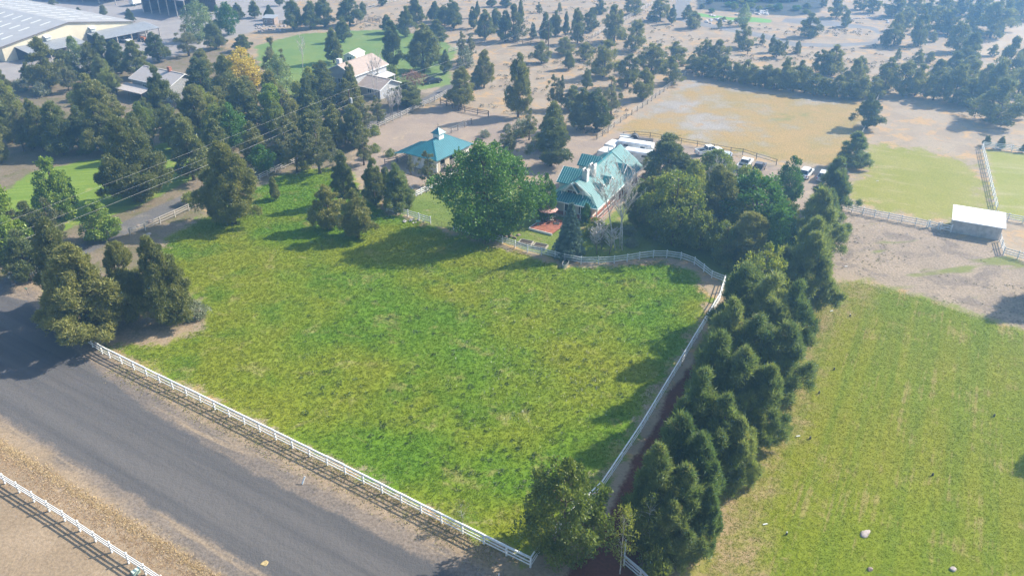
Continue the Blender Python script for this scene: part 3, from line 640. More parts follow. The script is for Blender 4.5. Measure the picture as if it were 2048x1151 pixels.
trees('juniper along the gravel drive', 'junipers along the gravel drive', 'jun',
      ('jund', 388, 360, 235, 92), ('jund', 440, 330, 240, 70), ('jun', 655, 226, 145, 64), ('jund', 645, 195, 118, 58), ('jund', 705, 195, 122, 34), ('jun', 712, 222, 165, 44), ('juns', 757, 252, 190, 40), ('jun', 630, 308, 222, 74), ('jund', 578, 306, 232, 56),
      ('jun', 672, 296, 207, 64), ('jun', 714, 296, 207, 48), ('juns', 732, 262, 205, 44), ('juns', 640, 347, 240, 78), ('juns', 728, 330, 258, 48), ('jund', 752, 410, 318, 54), ('juns', 594, 345, 262, 60), ('jun', 510, 320, 245, 64), ('jund', 770, 395, 330, 40), ('juns', 553, 168, 75, 48))
trees('juniper around the far lawn', 'junipers around the tan roofed house', 'jund',
      (686, 84, 35, 34), (668, 126, 55, 46), (787, 134, 43, 54), (775, 66, 27, 32), ('jund', 848, 142, 45, 74), (875, 90, 38, 42), (890, 148, 100, 26), ('juns', 925, 124, 62, 32), ('juns', 941, 120, 66, 28), ('sage', 930, 134, 98, 42), ('jun', 922, 214, 132, 64), ('jun', 968, 175, 97, 40), (958, 174, 128, 40))
trees('hazy juniper beyond the far lawn', 'junipers beyond the far lawn', 'jund',
      (588, 60, -5, 44), (622, 58, 0, 42), (650, 54, -8, 46), (700, 52, -15, 52), (727, 34, 3, 18), (832, 50, -6, 40), (812, 74, 13, 38), (870, 44, 0, 32), (908, 57, -2, 46), (890, 50, 10, 36), (947, 57, 14, 24), (955, 36, 0, 14), (970, 79, 17, 38), (993, 64, 15, 34), (1010, 84, 22, 38), (983, 14, -8, 22), (1012, 14, -10, 26), (560, 12, -20, 18), (765, 12, -14, 18), (540, 40, 8, 22), (478, 40, 5, 26), (510, 36, 0, 26))
trees('juniper on the gravel yard', 'small junipers on the gravel yard', 'jund', (107, 14, -4, 17), (157, 23, 14, 9), (208, 31, 9, 18), (262, 46, 16, 20), (60, 3, -8, 12))
trees('juniper in the dry scrub', 'junipers in the dry scrub', 'fjun',
      ('jun', 1036, 234, 103, 58), (1083, 126, 83, 40), ('jund', 1138, 139, 98, 26), ('jund', 1173, 177, 135, 26), (1207, 154, 82, 60), (1255, 174, 107, 50), (1302, 145, 85, 62), (1340, 168, 115, 42), ('jun', 1286, 199, 132, 48), (1350, 128, 85, 52), (1270, 102, 40, 50), (1228, 86, 12, 52), (1182, 64, 15, 32), (1155, 87, 15, 36), ('jund', 1131, 72, 22, 16), ('jund', 1110, 72, 22, 28), ('jund', 1092, 86, 20, 30), ('jund', 1066, 78, 45, 18),
      ('jund', 1042, 50, -4, 18), (1028, 82, 10, 42), (1078, 26, 5, 13), (1119, 25, 5, 11), (1201, 28, 0, 24), (1264, 29, -10, 38), (1320, 42, -8, 44), ('jund', 1343, 48, 10, 18), (1374, 37, 10, 24), (1387, 57, 23, 34), (1438, 57, 37, 14), (1486, 97, 50, 44), ('juns', 1495, 109, 80, 18), (1524, 89, 67, 13), (1408, 122, 78, 38), (1436, 124, 80, 42), (1105, 60, 30, 20), (1170, 120, 85, 36), (1130, 110, 75, 44))
trees('juniper behind the dirt yard fence', 'junipers behind the dirt yard fence', 'jund',
      ('juns', 1105, 218, 147, 32), ('juns', 1122, 220, 150, 24), ('jund', 1145, 220, 168, 48), ('jun', 1166, 258, 178, 64), ('jund', 1192, 258, 176, 62), ('juns', 1222, 234, 153, 54), ('jund', 1108, 298, 200, 72), ('juns', 1058, 280, 215, 40), ('juns', 1018, 312, 258, 48), ('sage', 1045, 270, 240, 40))
tree('jund', 1101, 332, 238, 76, 'dense rounded juniper at the edge of the dirt yard behind the house')
row = [(1386, 144), (1404, 152), (1424, 155), (1446, 158), (1470, 163), (1490, 167), (1510, 171), (1530, 174), (1548, 177), (1566, 180), (1586, 183), (1608, 186), (1630, 189), (1652, 191), (1674, 194), (1698, 198), (1722, 198), (1746, 194)]
for i, (x, y) in enumerate(row):
    t = tree('fjun', x, y, y-36-(i*7 % 13), 38+(i*5 % 9), ORD[i]+' juniper from the wire fence end of the row topping the golden field'); t['group'] = 'row of junipers along the dry field'
trees('hazy juniper of the far dry woodland', 'junipers in the far dry woodland', 'fjun',
      (1690, 54, 20, 22), (1672, 36, -8, 32), (1646, 15, -8, 14), (1543, 105, 70, 18), (1553, 115, 80, 30), (1571, 100, 80, 10), (1594, 107, 82, 17), (1766, 92, 58, 18), (1787, 90, 28, 44), (1836, 92, 18, 38), (1790, 34, -12, 52), (1865, 84, 62, 18), (1873, 66, 12, 44), (1912, 104, 40, 48), (1932, 132, 65, 62), (1980, 76, -8, 64), (2006, 64, 0, 44), (1950, 58, -8, 48), (1885, 34, -14, 44), (1984, 112, 88, 20), (2010, 155, 75, 48), (2040, 155, 85, 44), (1830, 28, -14, 40), (1920, 30, -14, 40), (2040, 40, -10, 46), (1745, 26, -12, 30), (1720, 20, -14, 28), (1855, 40, 0, 40), (1965, 30, -16, 40), (1895, 70, 20, 40), (1810, 60, 15, 36), (2030, 20, -18, 36))
trees('juniper in the woods behind the dirt paddock', 'junipers behind the far dirt paddock', 'fjun',
      (1794, 120, 97, 14), (1836, 127, 100, 24), (1860, 124, 103, 20), (1662, 150, 92, 54), (1640, 148, 100, 44), (1718, 156, 112, 34), (1705, 172, 118, 44), (1768, 180, 116, 50), (1806, 190, 122, 54), (1830, 191, 130, 44), (1866, 200, 140, 46), (1904, 204, 125, 62), (1905, 156, 105, 54), (1936, 213, 158, 58), (1985, 208, 118, 62), (1960, 200, 130, 56), (1935, 165, 110, 50), (2035, 190, 130, 56), (1872, 175, 120, 48), (1600, 170, 122, 40), (1570, 160, 115, 36), (2030, 235, 180, 40))
trees('tree of the mixed grove beside the house', 'grove beside the house', 'jund',
      ('jund', 1332, 372, 262, 112), ('olive', 1345, 488, 335, 132), ('jun', 1430, 475, 328, 124), ('olive', 1425, 385, 300, 92), ('broad', 1500, 480, 345, 150), ('broad', 1572, 412, 315, 62), ('jun', 1490, 532, 420, 100), ('olive', 1398, 498, 410, 84), ('jun', 1300, 455, 350, 70), ('pine', 1620, 526, 378, 110), ('pine', 1656, 430, 316, 78), ('pine', 1600, 610, 440, 104), ('broad', 1545, 530, 420, 90), ('olive', 1448, 525, 440, 76), ('bare', 1412, 440, 315, 50), ('pine', 1640, 480, 380, 80), ('olive', 1380, 420, 320, 60), ('jund', 1560, 600, 490, 80))
PINES = [(1605, 626, 468, 109), (1472, 700, 535, 132), (1516, 722, 550, 137), (1566, 718, 562, 106), (1440, 775, 602, 127), (1490, 790, 630, 132), (1545, 800, 645, 123), (1412, 850, 670, 125), (1462, 872, 702, 132), (1510, 884, 732, 109), (1376, 925, 742, 127), (1428, 950, 790, 127), (1470, 968, 840, 92), (1338, 1008, 826, 132), (1392, 1034, 870, 125), (1300, 1078, 898, 118), (1352, 1096, 938, 130), (1402, 1100, 975, 78), (1330, 1128, 1005, 94)]
tree('olive', 1512, 648, 492, 124, 'yellowish leafy tree where the pine row meets the house grove')
lanes = {'pasture fence side': [], 'middle': [], 'mown field side': []}
for p in PINES:
    off = p[0]-(1600-(p[1]-560)*.475)+28          # offset from the line of the row
    lanes['pasture fence side' if off < 0 else 'middle' if off < 60 else 'mown field side'].append(p)
for ln, L in lanes.items():
    for k, p in enumerate(sorted(L, key=lambda a: -a[1])):
        t = tree('pine', *p, ORD[k]+' pine from the drive entrance on the '+ln+' of the row'); t['group'] = 'pines lining the cinder drive'
# two trees outside the frame whose shadows fall into it
tree('pine', 2125, 600, 470, 120, 'pine beside the mown field, its shade on the bare dirt'); tree('pine', 2225, 885, 735, 110, 'pine at the outer edge of the mown field')

xr = random.Random(77)
def fill(label, group, kinds, boxes):
    for (x0, x1, y0, y1, n, hp, wp) in boxes:
        for _ in range(n):
            x, y = xr.uniform(x0, x1), xr.uniform(y0, y1); k = xr.choice(kinds); h_ = hp*xr.uniform(.75, 1.2)
            tree(k, x, y, y-h_, wp*xr.uniform(.8, 1.2), label, group)
fill('juniper between the gravel drive and arena barn', 'junipers between driveway and arena barn', ['jun', 'jund', 'jund', 'olive'], [(0, 230, 225, 300, 9, 82, 58), (345, 470, 235, 310, 6, 84, 58), (230, 330, 275, 315, 3, 74, 54), (120, 225, 160, 215, 4, 60, 44), (390, 520, 150, 210, 4, 60, 44), (480, 640, 205, 300, 8, 80, 54)])
fill('juniper along the gravel drive', 'junipers along the gravel drive', ['jun', 'jund', 'juns'], [(560, 720, 215, 330, 5, 82, 54), (20, 200, 480, 540, 3, 90, 70)])
fill('low shrub under the junipers', 'low shrubs under the junipers', ['shrub', 'sage', 'shrub'], [(10, 500, 180, 310, 22, 16, 26), (500, 760, 210, 330, 14, 18, 28), (560, 800, 300, 400, 8, 14, 22), (1290, 1400, 455, 488, 8, 18, 30), (1450, 1580, 480, 550, 6, 22, 34), (1150, 1290, 455, 492, 8, 18, 30), (960, 1120, 240, 320, 10, 14, 24)])
fill('juniper of the house thicket', 'thicket right of the house', ['olive', 'jund', 'broad'], [(1290, 1400, 420, 475, 3, 90, 74), (1450, 1600, 430, 535, 5, 90, 76)])
fill('dark shrub in the estate planting beds', 'estate bed shrubs', ['jund', 'broad', 'olive'], [(1395, 1640, 2, 30, 22, 12, 18), (1400, 1500, 42, 50, 6, 8, 12)])
tree('jund', 1277, 452, 362, 58, 'dark evergreen close to the porch side of the house')
# ------------------------------------------------------------------ fences: every post and every rail its own part
WHITE = mat('white_paint', (.78, .78, .755), .55, .13, .9); WHITEW = mat('weathered_white', (.70, .71, .72), .7, .22, 1.2)
WOOD = mat('brown_wood', (.20, .155, .115), .85, .3, 3, .3); GREYW = mat('grey_wood', (.44, .40, .35), .85, .25, 3, .3); DARKP = mat('dark_pipe', (.075, .065, .06), .6, .2, 3)
_box = {}
def unit_box(m, cap=False):
    k = (m.name, cap)
    if k not in _box:
        mb = MB().box((0, 0, .5 if not cap else 0), (1, 1, 1)) if not cap else MB().box((.5, 0, 0), (1, 1, 1))
        if not cap:   # post with a small pyramid cap
            mb = MB().box((0, 0, .485), (1, 1, .97)); mb.hexa([(-.6, -.6, .972), (.6, -.6, .972), (.6, .6, .972), (-.6, .6, .972)], [(-.15, -.15, 1.02), (.15, -.15, 1.02), (.15, .15, 1.02), (-.15, .15, 1.02)])
        me = mb.mesh('post' if not cap else 'rail'); me.materials.append(m); _box[k] = me
    return _box[k]
fr = random.Random(3)
def fence(name, pts, label, rails=(.42, .80, 1.16), h=1.36, m=WHITE, pw=.13, rw=.05, rh=.14, spacing=2.44, captop=False, every=False, out=0.0, pm=None, flat_px=True, sag=.012, group=None):
    """pts: photo pixels of the fence foot"""
    P = [G(*p) for p in pts] if flat_px else [np.array(p) for p in pts]
    nodes = []
    for a, b in zip(P[:-1], P[1:]):
        L = np.linalg.norm(b-a); n = 1 if every else max(1, round(L/spacing))
        nodes += [a+(b-a)*i/n for i in range(n)]
    nodes.append(P[-1])
    root = thing(name, label, 'fence', (nodes[0][0], nodes[0][1], 0), 0, group)
    pme = unit_box(pm or m); rme = unit_box(m, True); o0 = nodes[0]
    for i, q in enumerate(nodes):
        d = nodes[min(i+1, len(nodes)-1)]-nodes[max(i-1, 0)]; a = math.atan2(d[1], d[0])
        o = link(bpy.data.objects.new('post', pme)); o.parent = root; o.location = (q[0]-o0[0], q[1]-o0[1], 0)
        o.rotation_euler = (fr.gauss(0, sag), fr.gauss(0, sag), a); o.scale = (pw, pw, h+fr.gauss(0, sag*1.2))
        if i == len(nodes)-1: break
        e = nodes[i+1]-q; L = np.linalg.norm(e); a = math.atan2(e[1], e[0]); nn = np.array([-e[1], e[0]])/L*out
        for k, z in enumerate(rails):
            flat = captop and k == len(rails)-1
            o = link(bpy.data.objects.new('rail', rme)); o.parent = root
            g1, g2 = fr.gauss(0, sag), fr.gauss(0, sag)
            o.location = (q[0]-o0[0]+nn[0]*(0 if flat else 1), q[1]-o0[1]+nn[1]*(0 if flat else 1), z+g1*.6+(0.0))
            o.rotation_euler = (0, -math.atan2(g2*.8, L), a); o.scale = (L, .14 if flat else rw, .045 if flat else rh)
    return root
front = [(138, 655), (150, 668), (205, 707)]+[(220, 715), (320, 765), (430, 818.5), (552, 879), (691, 948), (843, 1025.5), (968, 1088), (1013, 1110.5), (1061, 1133.5)]
fence('rail_fence', front, 'long white board fence running along the road side of the pasture', (.42, .82, 1.22, 1.318), 1.28, captop=True, out=-.08, rh=.12, sag=.02)
fence('rail_fence', [(1061, 1133.5), (1090, 1088), (1203, 980), (1281, 863), (1414, 641), (1438, 602), (1449, 566)], 'white board fence between the pasture and the pine lined cinder drive', (.40, .80, 1.24), 1.2, captop=True, out=-.08, rh=.10, sag=.02)
fence('rail_fence', [(1449, 566), (1423, 556), (1407, 543), (1388.5, 529), (1361.5, 519), (1333, 515), (1306.5, 515), (1278.5, 519), (1254, 523), (1228, 526.5), (1196.5, 528), (1162, 528), (1129, 521.5), (1110, 516.5), (1083, 510), (1055, 504), (1030, 495), (1005, 486.5), (979.5, 481.5), (954.5, 474.5), (930, 467.5), (907, 462)], 'white rail fence curving between the pasture and the house lawn', (.40, .78, 1.14), 1.34, m=WHITEW, every=True)
fence('rail_fence', [(861, 447), (838, 440), (816, 433), (794.5, 428), (774, 423)], 'short white fence run at the stable corner of the pasture', (.40, .78, 1.14), 1.34, m=WHITEW, every=True)
fence('rail_fence', [(774, 423), (798, 412), (843, 389), (858, 381.5), (874.5, 374), (892, 365.5), (907, 352)], 'white fence climbing from the pasture corner towards the stable', (.40, .78, 1.14), 1.34)
g1, g2 = G(861, 447), G(907, 462)
mb = MB()
for z in (.3, .55, .8, 1.05): mb.bar((*g1, z), (*g2, z), .025, .025)
mb.bar((*(g1*.5+g2*.5), .3), (*(g1*.5+g2*.5), 1.05), .025, .025)
tag(mb.build('wire_gate', DARKP, loc=(*g1, 0)), 'thin wire gate closing the gap in the pasture fence', 'gate')
fence('rail_fence', [(261, 470), (291, 460.5), (321, 447), (350.5, 434), (378, 421), (405.5, 410.5), (440, 395), (520, 361), (551, 345), (640, 305), (727, 268), (745, 259.5), (771, 249), (787, 241.5), (802, 235), (837, 217), (870, 203), (893, 190)], 'grey wooden rail fence following the gravel drive', (.45, .85, 1.2), 1.32, m=GREYW, pw=.15, rh=.11, sag=.03)
fence('rail_fence', [(881, 208), (905, 217), (930, 224), (955, 229), (977, 233)], 'dark timber fence across the top of the riding arena', (.5, .9, 1.25), 1.4, m=WOOD, pw=.18, rh=.13, sag=.04)
fence('rail_fence', [(889, 272), (916, 261), (943, 248)], 'wire mesh fence with pale top rail behind the stable', (.3, .6, .9, 1.28), 1.3, m=GREYW, pm=WOOD, rw=.03, rh=.04)
fence('rail_fence', [(897, 106), (920, 99), (945, 92), (969, 85)], 'pale rail fence beyond the far green lawn', (.5, .9, 1.25), 1.35, m=GREYW)
fence('rail_fence', [(1194, 279), (1216, 266), (1228, 255), (1241, 245), (1295, 209), (1311, 196), (1373, 151)], 'wire fence with pale top rail along the dry golden field', (.5, .85, 1.28), 1.32, m=GREYW, pm=WOOD, rw=.05, rh=.06, spacing=3.0)
fence('rail_fence', [(1184, 77), (1196, 70), (1246, 44), (1306, 9)], 'distant pale rail fence crossing the dry scrub', (.5, .9, 1.28), 1.35, m=GREYW, pm=WOOD, spacing=3.2)
fence('rail_fence', [(1246, 276), (1268, 274), (1300, 277), (1394, 294), (1461, 307), (1485, 310), (1512, 319), (1552, 331)], 'dark pipe fence behind the parked trucks and trailers', (.7, 1.25), 1.35, m=DARKP, pw=.10, rw=.05, rh=.07, spacing=3.6)
fence('rail_fence', [(1682, 419), (1703, 424.5), (1725, 429), (1748.5, 434), (1776, 439.5), (1802, 445), (1830, 450), (1853, 455)], 'white three rail fence leading up to the white shed', (.40, .78, 1.16), 1.38, every=True)
fence('rail_fence', [(1963, 297), (1992, 421)], 'white vinyl fence running away behind the white shed', (.42, .80, 1.18), 1.4, rh=.11)
fence('rail_fence', [(1998.5, 483), (2006, 509), (2034.5, 517.5), (2062, 525)], 'white vinyl fence at the open corner of the white shed', (.40, .78, 1.16), 1.38)
fence('rail_fence', [(1992, 436), (2015, 441), (2045, 446), (2075, 453)], 'white vinyl fence continuing behind the shed to the paddock', (.40, .78, 1.16), 1.38)
fence('rail_fence', [(1966, 296), (1990, 298.5), (2023, 303), (2062, 308)], 'white vinyl fence with small cypresses along the far paddock', (.30, .62, .94, 1.26), 1.4)
fence('rail_fence', [(1250, 1098), (1247, 1130), (1280, 1158), (1310, 1190)], 'white fence panel at the mouth of the cinder drive', (.36, .72, 1.08, 1.3), 1.28, m=WHITEW, captop=True)
fence('rail_fence', [(-49, 930), (10.5, 966.3), (130.4, 1041), (224.2, 1103.7), (292.5, 1148), (362, 1196)], 'white vinyl fence with capped posts on the far side of the road', (.50, .84, 1.18), 1.42, pw=.14, rh=.15)
fence('rail_fence', [(38, 558), (81, 541), (98, 566)], 'short white rail fence beside the sign post at the driveway mouth', (.35, .68, 1.0), 1.15, m=WHITEW)
fence('rail_fence', [(1756, 198), (1735, 248), (1722, 274), (1690, 343)], 'thin white boundary fence passing the solitary evergreen', (.6, 1.2), 1.25, m=GREYW, rh=.08)
fence('rail_fence', [(20, 200), (40, 211), (72, 224)], 'brown corral fence beside the belt of junipers', (.4, .8, 1.2), 1.35, m=WOOD)
fence('rail_fence', [(250, 246), (300, 256), (345, 267)], 'old rail fence under the junipers near the power lines', (.5, 1.0), 1.2, m=GREYW)
fence('rail_fence', [(1020, 86), (1045, 88), (1078, 92)], 'wooden post fence at the end of the scrub paddock', (.6, 1.1), 1.3, m=WOOD)
fence('rail_fence', [(560, 50), (600, 46), (640, 44)], 'dark corral fence between the yard and the far lawn', (.5, .9, 1.3), 1.4, m=WOOD)
fence('rail_fence', [(714, 50), (738, 42), (760, 48)], 'brown pole fence on the dry slope beyond the far lawn', (.5, .9, 1.3), 1.4, m=WOOD)
fence('rail_fence', [(735, 20), (765, 11), (795, 3)], 'pale pole fence climbing the dry slope', (.5, 1.2), 1.3, m=GREYW)
fence('rail_fence', [(770, 330), (795, 325)], 'short dark fence at the lean-to side of the stable', (.6, 1.1), 1.3, m=WOOD)
# two white gates with crossed braces beside the shed
def gate(p, q, label):
    a, b = G(*p), G(*q); r = thing('field_gate', label, 'gate', (a[0], a[1], 0)); A, B = Vector((*a, 0)), Vector((*b, 0)); d = (B-A).normalized()
    A2, B2 = A+d*.1, B-d*.1
    for e in (A, B): MB().bar(e, e+Vector((0, 0, 1.42)), .15, .15).build('post', WHITE, r)
    for e in (A2+d*.06, B2-d*.06): MB().bar(e+Vector((0, 0, .22)), e+Vector((0, 0, 1.25)), .06, .08).build('stile', WHITE, r)
    for z in (.3, .72, 1.16): MB().bar(A2+Vector((0, 0, z)), B2+Vector((0, 0, z)), .05, .11).build('rail', WHITE, r)
    nrm = Vector((-d.y, d.x, 0))*.06
    MB().bar(A2+nrm+Vector((0, 0, .3)), B2+nrm+Vector((0, 0, 1.16)), .04, .10).build('brace', WHITE, r)
gate((1856, 455.5), (1876, 459.5), 'white braced gate next to the fence rails'); gate((1880, 460), (1901, 464.5), 'white braced gate hung against the shed wall')
# ------------------------------------------------------------------ buildings
GLASS = mat('window_glass', (.035, .045, .055), .08, .2, 2, spec=.6); TRIM = mat('white_trim', (.78, .78, .76), .5, .06, 2)
def roofmat(name, col, var=.12, rough=.48, metal=.0): return mat(name, col, rough, var, .5, metal=metal, spec=.6)
TEAL = roofmat('teal_metal_roof', (.016, .165, .170)); TEALB = roofmat('teal_blue_metal_roof', (.030, .20, .24)); SIDING = mat('cream_siding', (.62, .60, .54), .7, .08, 1.0)
DECKR = mat('red_deck', (.34, .12, .075), .7, .25, 2.0); BRICKW = mat('white_brick', (.66, .64, .62), .8, .2, 6, .3)
SEAM_HILITE = roofmat('seam_highlight', (.22, .42, .41), .1)  # teal roof ribs coloured paler to paint in their sky highlights
class Frame:
    def __init__(s, o, ang): s.o = Vector((o[0], o[1], 0)); s.a = ang; s.u = Vector((math.cos(ang), math.sin(ang), 0)); s.v = Vector((-math.sin(ang), math.cos(ang), 0))
    def __call__(s, a, b, z=0): return s.o+s.u*a+s.v*b+Vector((0, 0, z))
    def box(s, mb, a0, a1, b0, b1, z0, z1):
        return mb.hexa([s(a0, b0, z0), s(a1, b0, z0), s(a1, b1, z0), s(a0, b1, z0)], [s(a0, b0, z1), s(a1, b0, z1), s(a1, b1, z1), s(a0, b1, z1)])
def seams(pts, step, ht, inset=.0):
    """standing seams on a roof plane: pts = eave_a, eave_b, top_b, top_a (may be a triangle with top_a == top_b)"""
    ea, eb, tb, ta = [Vector(p) for p in pts]; mb = MB(); L = (eb-ea).length; e = (eb-ea).normalized(); n = int(L/step)
    up = (ta-ea)-e*((ta-ea).dot(e)); up2 = (tb-eb)-e*((tb-eb).dot(e)); hgt_ = up.length; un = up.normalized()
    xa, xb = (ta-ea).dot(e), (tb-ea).dot(e)
    nrm = e.cross(un); nrm = nrm if nrm.z > 0 else -nrm
    for i in range(1, n):
        x = L*i/n; f = 1.0
        if xa > 0 and x < xa: f = x/xa
        if xb < L and x > xb: f = min(f, (L-x)/(L-xb))
        f0 = 0.0
        if f > .04: mb.bar(ea+e*x+nrm*ht*.3, ea+e*x+un*hgt_*f*.995+nrm*ht*.3, .05, ht)
    return mb
def plane(root, pts, m, th=.10, step=.42, name='roof', seam=True, sm=None):
    o = MB().slab(pts, th).build(name, m, root)
    if seam:
        s_ = seams(pts if len(pts) == 4 else [pts[0], pts[1], pts[2], pts[2]], step, .07)
        if s_.v: tag(s_.build('roof_seams', sm or (SEAM_HILITE if m is TEAL else m), o), kind='stuff')
    return o
def window(root, c, right, wd, ht, frame=TRIM, out=None, mull=1, nm='window'):
    """c centre of the pane on the wall face, right = unit vector along wall"""
    c = Vector(c); right = Vector(right).normalized(); up = Vector((0, 0, 1)); n = right.cross(up); n = n if out is None or n.dot(out) > 0 else -n
    mb = MB()
    def b(x0, x1, z0, z1, d0, d1, m_):
        q = [c+right*x+up*z for x, z in ((x0, z0), (x1, z0), (x1, z1), (x0, z1))]
        return m_.hexa([p+n*d0 for p in q], [p+n*d1 for p in q])
    t = .09; b(-wd/2, wd/2, -ht/2, -ht/2+t, 0, .06, mb); b(-wd/2, wd/2, ht/2-t, ht/2, 0, .06, mb); b(-wd/2, -wd/2+t, -ht/2+t, ht/2-t, 0, .06, mb); b(wd/2-t, wd/2, -ht/2+t, ht/2-t, 0, .06, mb)
    for i in range(mull): x = -wd/2+wd*(i+1)/(mull+1); b(x-.035, x+.035, -ht/2+t, ht/2-t, 0, .055, mb)
    f = mb.build(nm, frame, root); g = MB(); b(-wd/2+t, wd/2-t, -ht/2+t, ht/2-t, -.02, .022, g); g.build('pane', GLASS, f); return f
# ---- main house
HF = Frame((14.2, 120.7), R(-28)); hs = thing('farmhouse', 'large farmhouse with green metal roof, dormers and two white chimneys', 'house', HF(-4.8, 10))
RA, RZ, EZ, EA = -4.8, 6.15, 2.8, -9.6; B0, B1 = 2.0, 22.0
f = HF
wl = MB(); f.box(wl, -8.1, -1.6, 1.6, 21.5, .35, 2.72)
wl.build('wall', SIDING, hs)
fd = MB(); f.box(fd, -9.5, -.1, .1, 21.8, 0, .30); fd.build('foundation', mat('foundation', (.35, .33, .31), .9), hs)
def zs(a): return EZ+(RZ-EZ)*(1-abs(a-RA)/(RA*-1))
# right slope with front hip cut
hipb, hipz = 2.6, 4.2; hipa = -(hipz-EZ)/(RZ-EZ)*4.8
rs = MB().slab([f(0, 0, EZ), f(0, B1, EZ), f(RA, B1, RZ), f(RA, B0-.6, RZ), f(hipa, hipb-.6, hipz)], .12).build('roof', TEAL, hs)
tag(seams([f(0, 0, EZ), f(0, B1, EZ), f(RA, B1, RZ), f(RA, B0-.6, RZ)], .42, .07).build('roof_seams', SEAM_HILITE, rs), kind='stuff')
ls = MB().slab([f(EA, B1, EZ), f(EA, 0, EZ), f(-9.6-hipa, hipb-.6, hipz), f(RA, B0-.6, RZ), f(RA, B1, RZ)], .12).build('roof', TEAL, hs)
tag(seams([f(EA, B1, EZ), f(EA, 0, EZ), f(RA, B0-.6, RZ), f(RA, B1, RZ)], .42, .07).build('roof_seams', SEAM_HILITE, ls), kind='stuff')
plane(hs, [f(EA, 0, EZ), f(0, 0, EZ), f(hipa, hipb, hipz), f(-9.6-hipa, hipb, hipz)], TEAL, .10, .42)
gw = MB(); pr = [(-8.2, 2.9), (-1.4, 2.9), (-2.0, zs(-2.0)-.14), (RA, RZ-.14), (-7.6, zs(-7.6)-.14)]
gw.hexa([f(a, B0, z) for a, z in pr], [f(a, B0+.2, z) for a, z in pr]); gw.build('gable_wall', SIDING, hs)
gb = MB(); gb.hexa([f(a, B1-.6, z) for a, z in pr], [f(a, B1-.4, z) for a, z in pr]); gb.build('gable_wall', SIDING, hs)
for (a0, a1) in ((RA, hipa), (RA, -9.6-hipa)):
    MB().bar(f(a0, B0-.62, zs(a0)-.02), f(a1, B0-.62, zs(a1)-.02), .05, .24).build('fascia', TRIM, hs)
window(hs, f(-5.55, B0-.005, 3.62), f.u, 1.9, 1.5, out=-f.v)
MB().poly(f(-6.4, B0-.03, 4.55), f(-3.2, B0-.03, 4.55), f(RA, B0-.03, 5.9)).build('gable_panel', mat('tan_panel', (.52, .46, .36), .8), hs)
for a in (-7.3, -3.4): MB().bar(f(a, B0-.5, 3.3), f(a, B0-.5, zs(a)-.2), .12, .12).build('bracket', TRIM, hs)
# steep porch gable in front of the big one
MB().slab([f(-6.7, B0-.9, 4.35), f(-6.7, B0+1.2, 4.35), f(-5.45, B0+1.2, 5.95), f(-5.45, B0-.9, 5.95)], .10).build('gable_roof', TEAL, hs)
MB().slab([f(-4.2, B0-.9, 4.35), f(-4.2, B0+1.2, 4.35), f(-5.45, B0+1.2, 5.95), f(-5.45, B0-.9, 5.95)], .10).build('gable_roof', TEAL, hs)
for a in (-6.75, -4.15): MB().bar(f(-5.45, B0-.93, 5.93), f(a, B0-.93, 4.28), .05, .22).build('fascia', TRIM, hs)
# ridge cap
MB().bar(f(RA, B0-.6, RZ+.03), f(RA, B1, RZ+.03), .35, .06).build('ridge_cap', TEAL, hs)
# eave gutters
MB().bar(f(.05, 0, EZ-.08), f(.05, B1, EZ-.08), .1, .16).build('gutter', TRIM, hs); MB().bar(f(EA, -.05, EZ-.08), f(0, -.05, EZ-.08), .1, .16).build('gutter', TRIM, hs)
def dormer(b, wd, af, zap, label=None):
    """gable dormer facing the porch side"""
    hw = wd/2; ze = zap-.62*hw*1.25; ridge_in = RA+(RZ-zap)/(RZ-EZ)*4.8; ein = RA+(RZ-ze)/(RZ-EZ)*4.8
    w_ = MB(); pr2 = [(b-hw+.18, ze-1.2), (b+hw-.18, ze-1.2), (b+hw-.18, ze), (b, zap-.12), (b-hw+.18, ze)]
    w_.hexa([f(af, q, z) for q, z in pr2], [f(ein-.5, q, z) for q, z in pr2]); d = w_.build('dormer', SIDING, hs)
    for sg in (-1, 1):
        MB().slab([f(af+.3, b+sg*(hw+.1), ze-.08), f(ein-.1, b+sg*(hw+.1), ze-.08), f(ridge_in-.1, b, zap), f(af+.3, b, zap)], .08).build('dormer_roof', TEAL, d)
        MB().bar(f(af+.31, b, zap-.02), f(af+.31, b+sg*(hw+.1), ze-.1), .05, .18).build('fascia', TRIM, d)
    window(d, f(af+.005, b, ze-.42), f.v, wd*.55, 1.0, out=f.u)
dormer(5.2, 2.1, -1.5, 5.15); dormer(8.9, 2.1, -1.5, 5.15); dormer(15.6, 2.8, -1.2, 5.2)
# left wing, cross gable
WZ = 5.9
for bb, s_ in ((4.9, 1), (10.9, -1)):
    plane(hs, [f(-9.9, bb, 4.05), f(-5.2, bb, 4.05), f(-5.2, 7.9, WZ), f(-9.9, 7.9, WZ)], TEAL, .12, .42)
w_ = MB(); pr2 = [(5.2, .3), (10.6, .3), (10.6, 3.95), (7.9, WZ-.16), (5.2, 3.95)]
w_.hexa([f(-9.5, q, z) for q, z in pr2], [f(-5.5, q, z) for q, z in pr2]); w_.build('wing_wall', SIDING, hs)
window(hs, f(-7.4, 5.19, 3.35), f.u, 1.3, .9, out=-f.v); window(hs, f(-9.51, 7.9, 3.2), f.v, 1.6, 1.2, out=-f.u)
for bb in (4.9, 10.9): MB().bar(f(-9.93, bb, 4.0), f(-9.93, 7.9, WZ-.04), .05, .2).build('fascia', TRIM, hs)
for bb in (13.4, 17.6):
    plane(hs, [f(-9.8, bb, 4.3), f(-5.0, bb, 4.3), f(-5.0, 15.5, 5.75), f(-9.8, 15.5, 5.75)], TEAL, .12, .42)
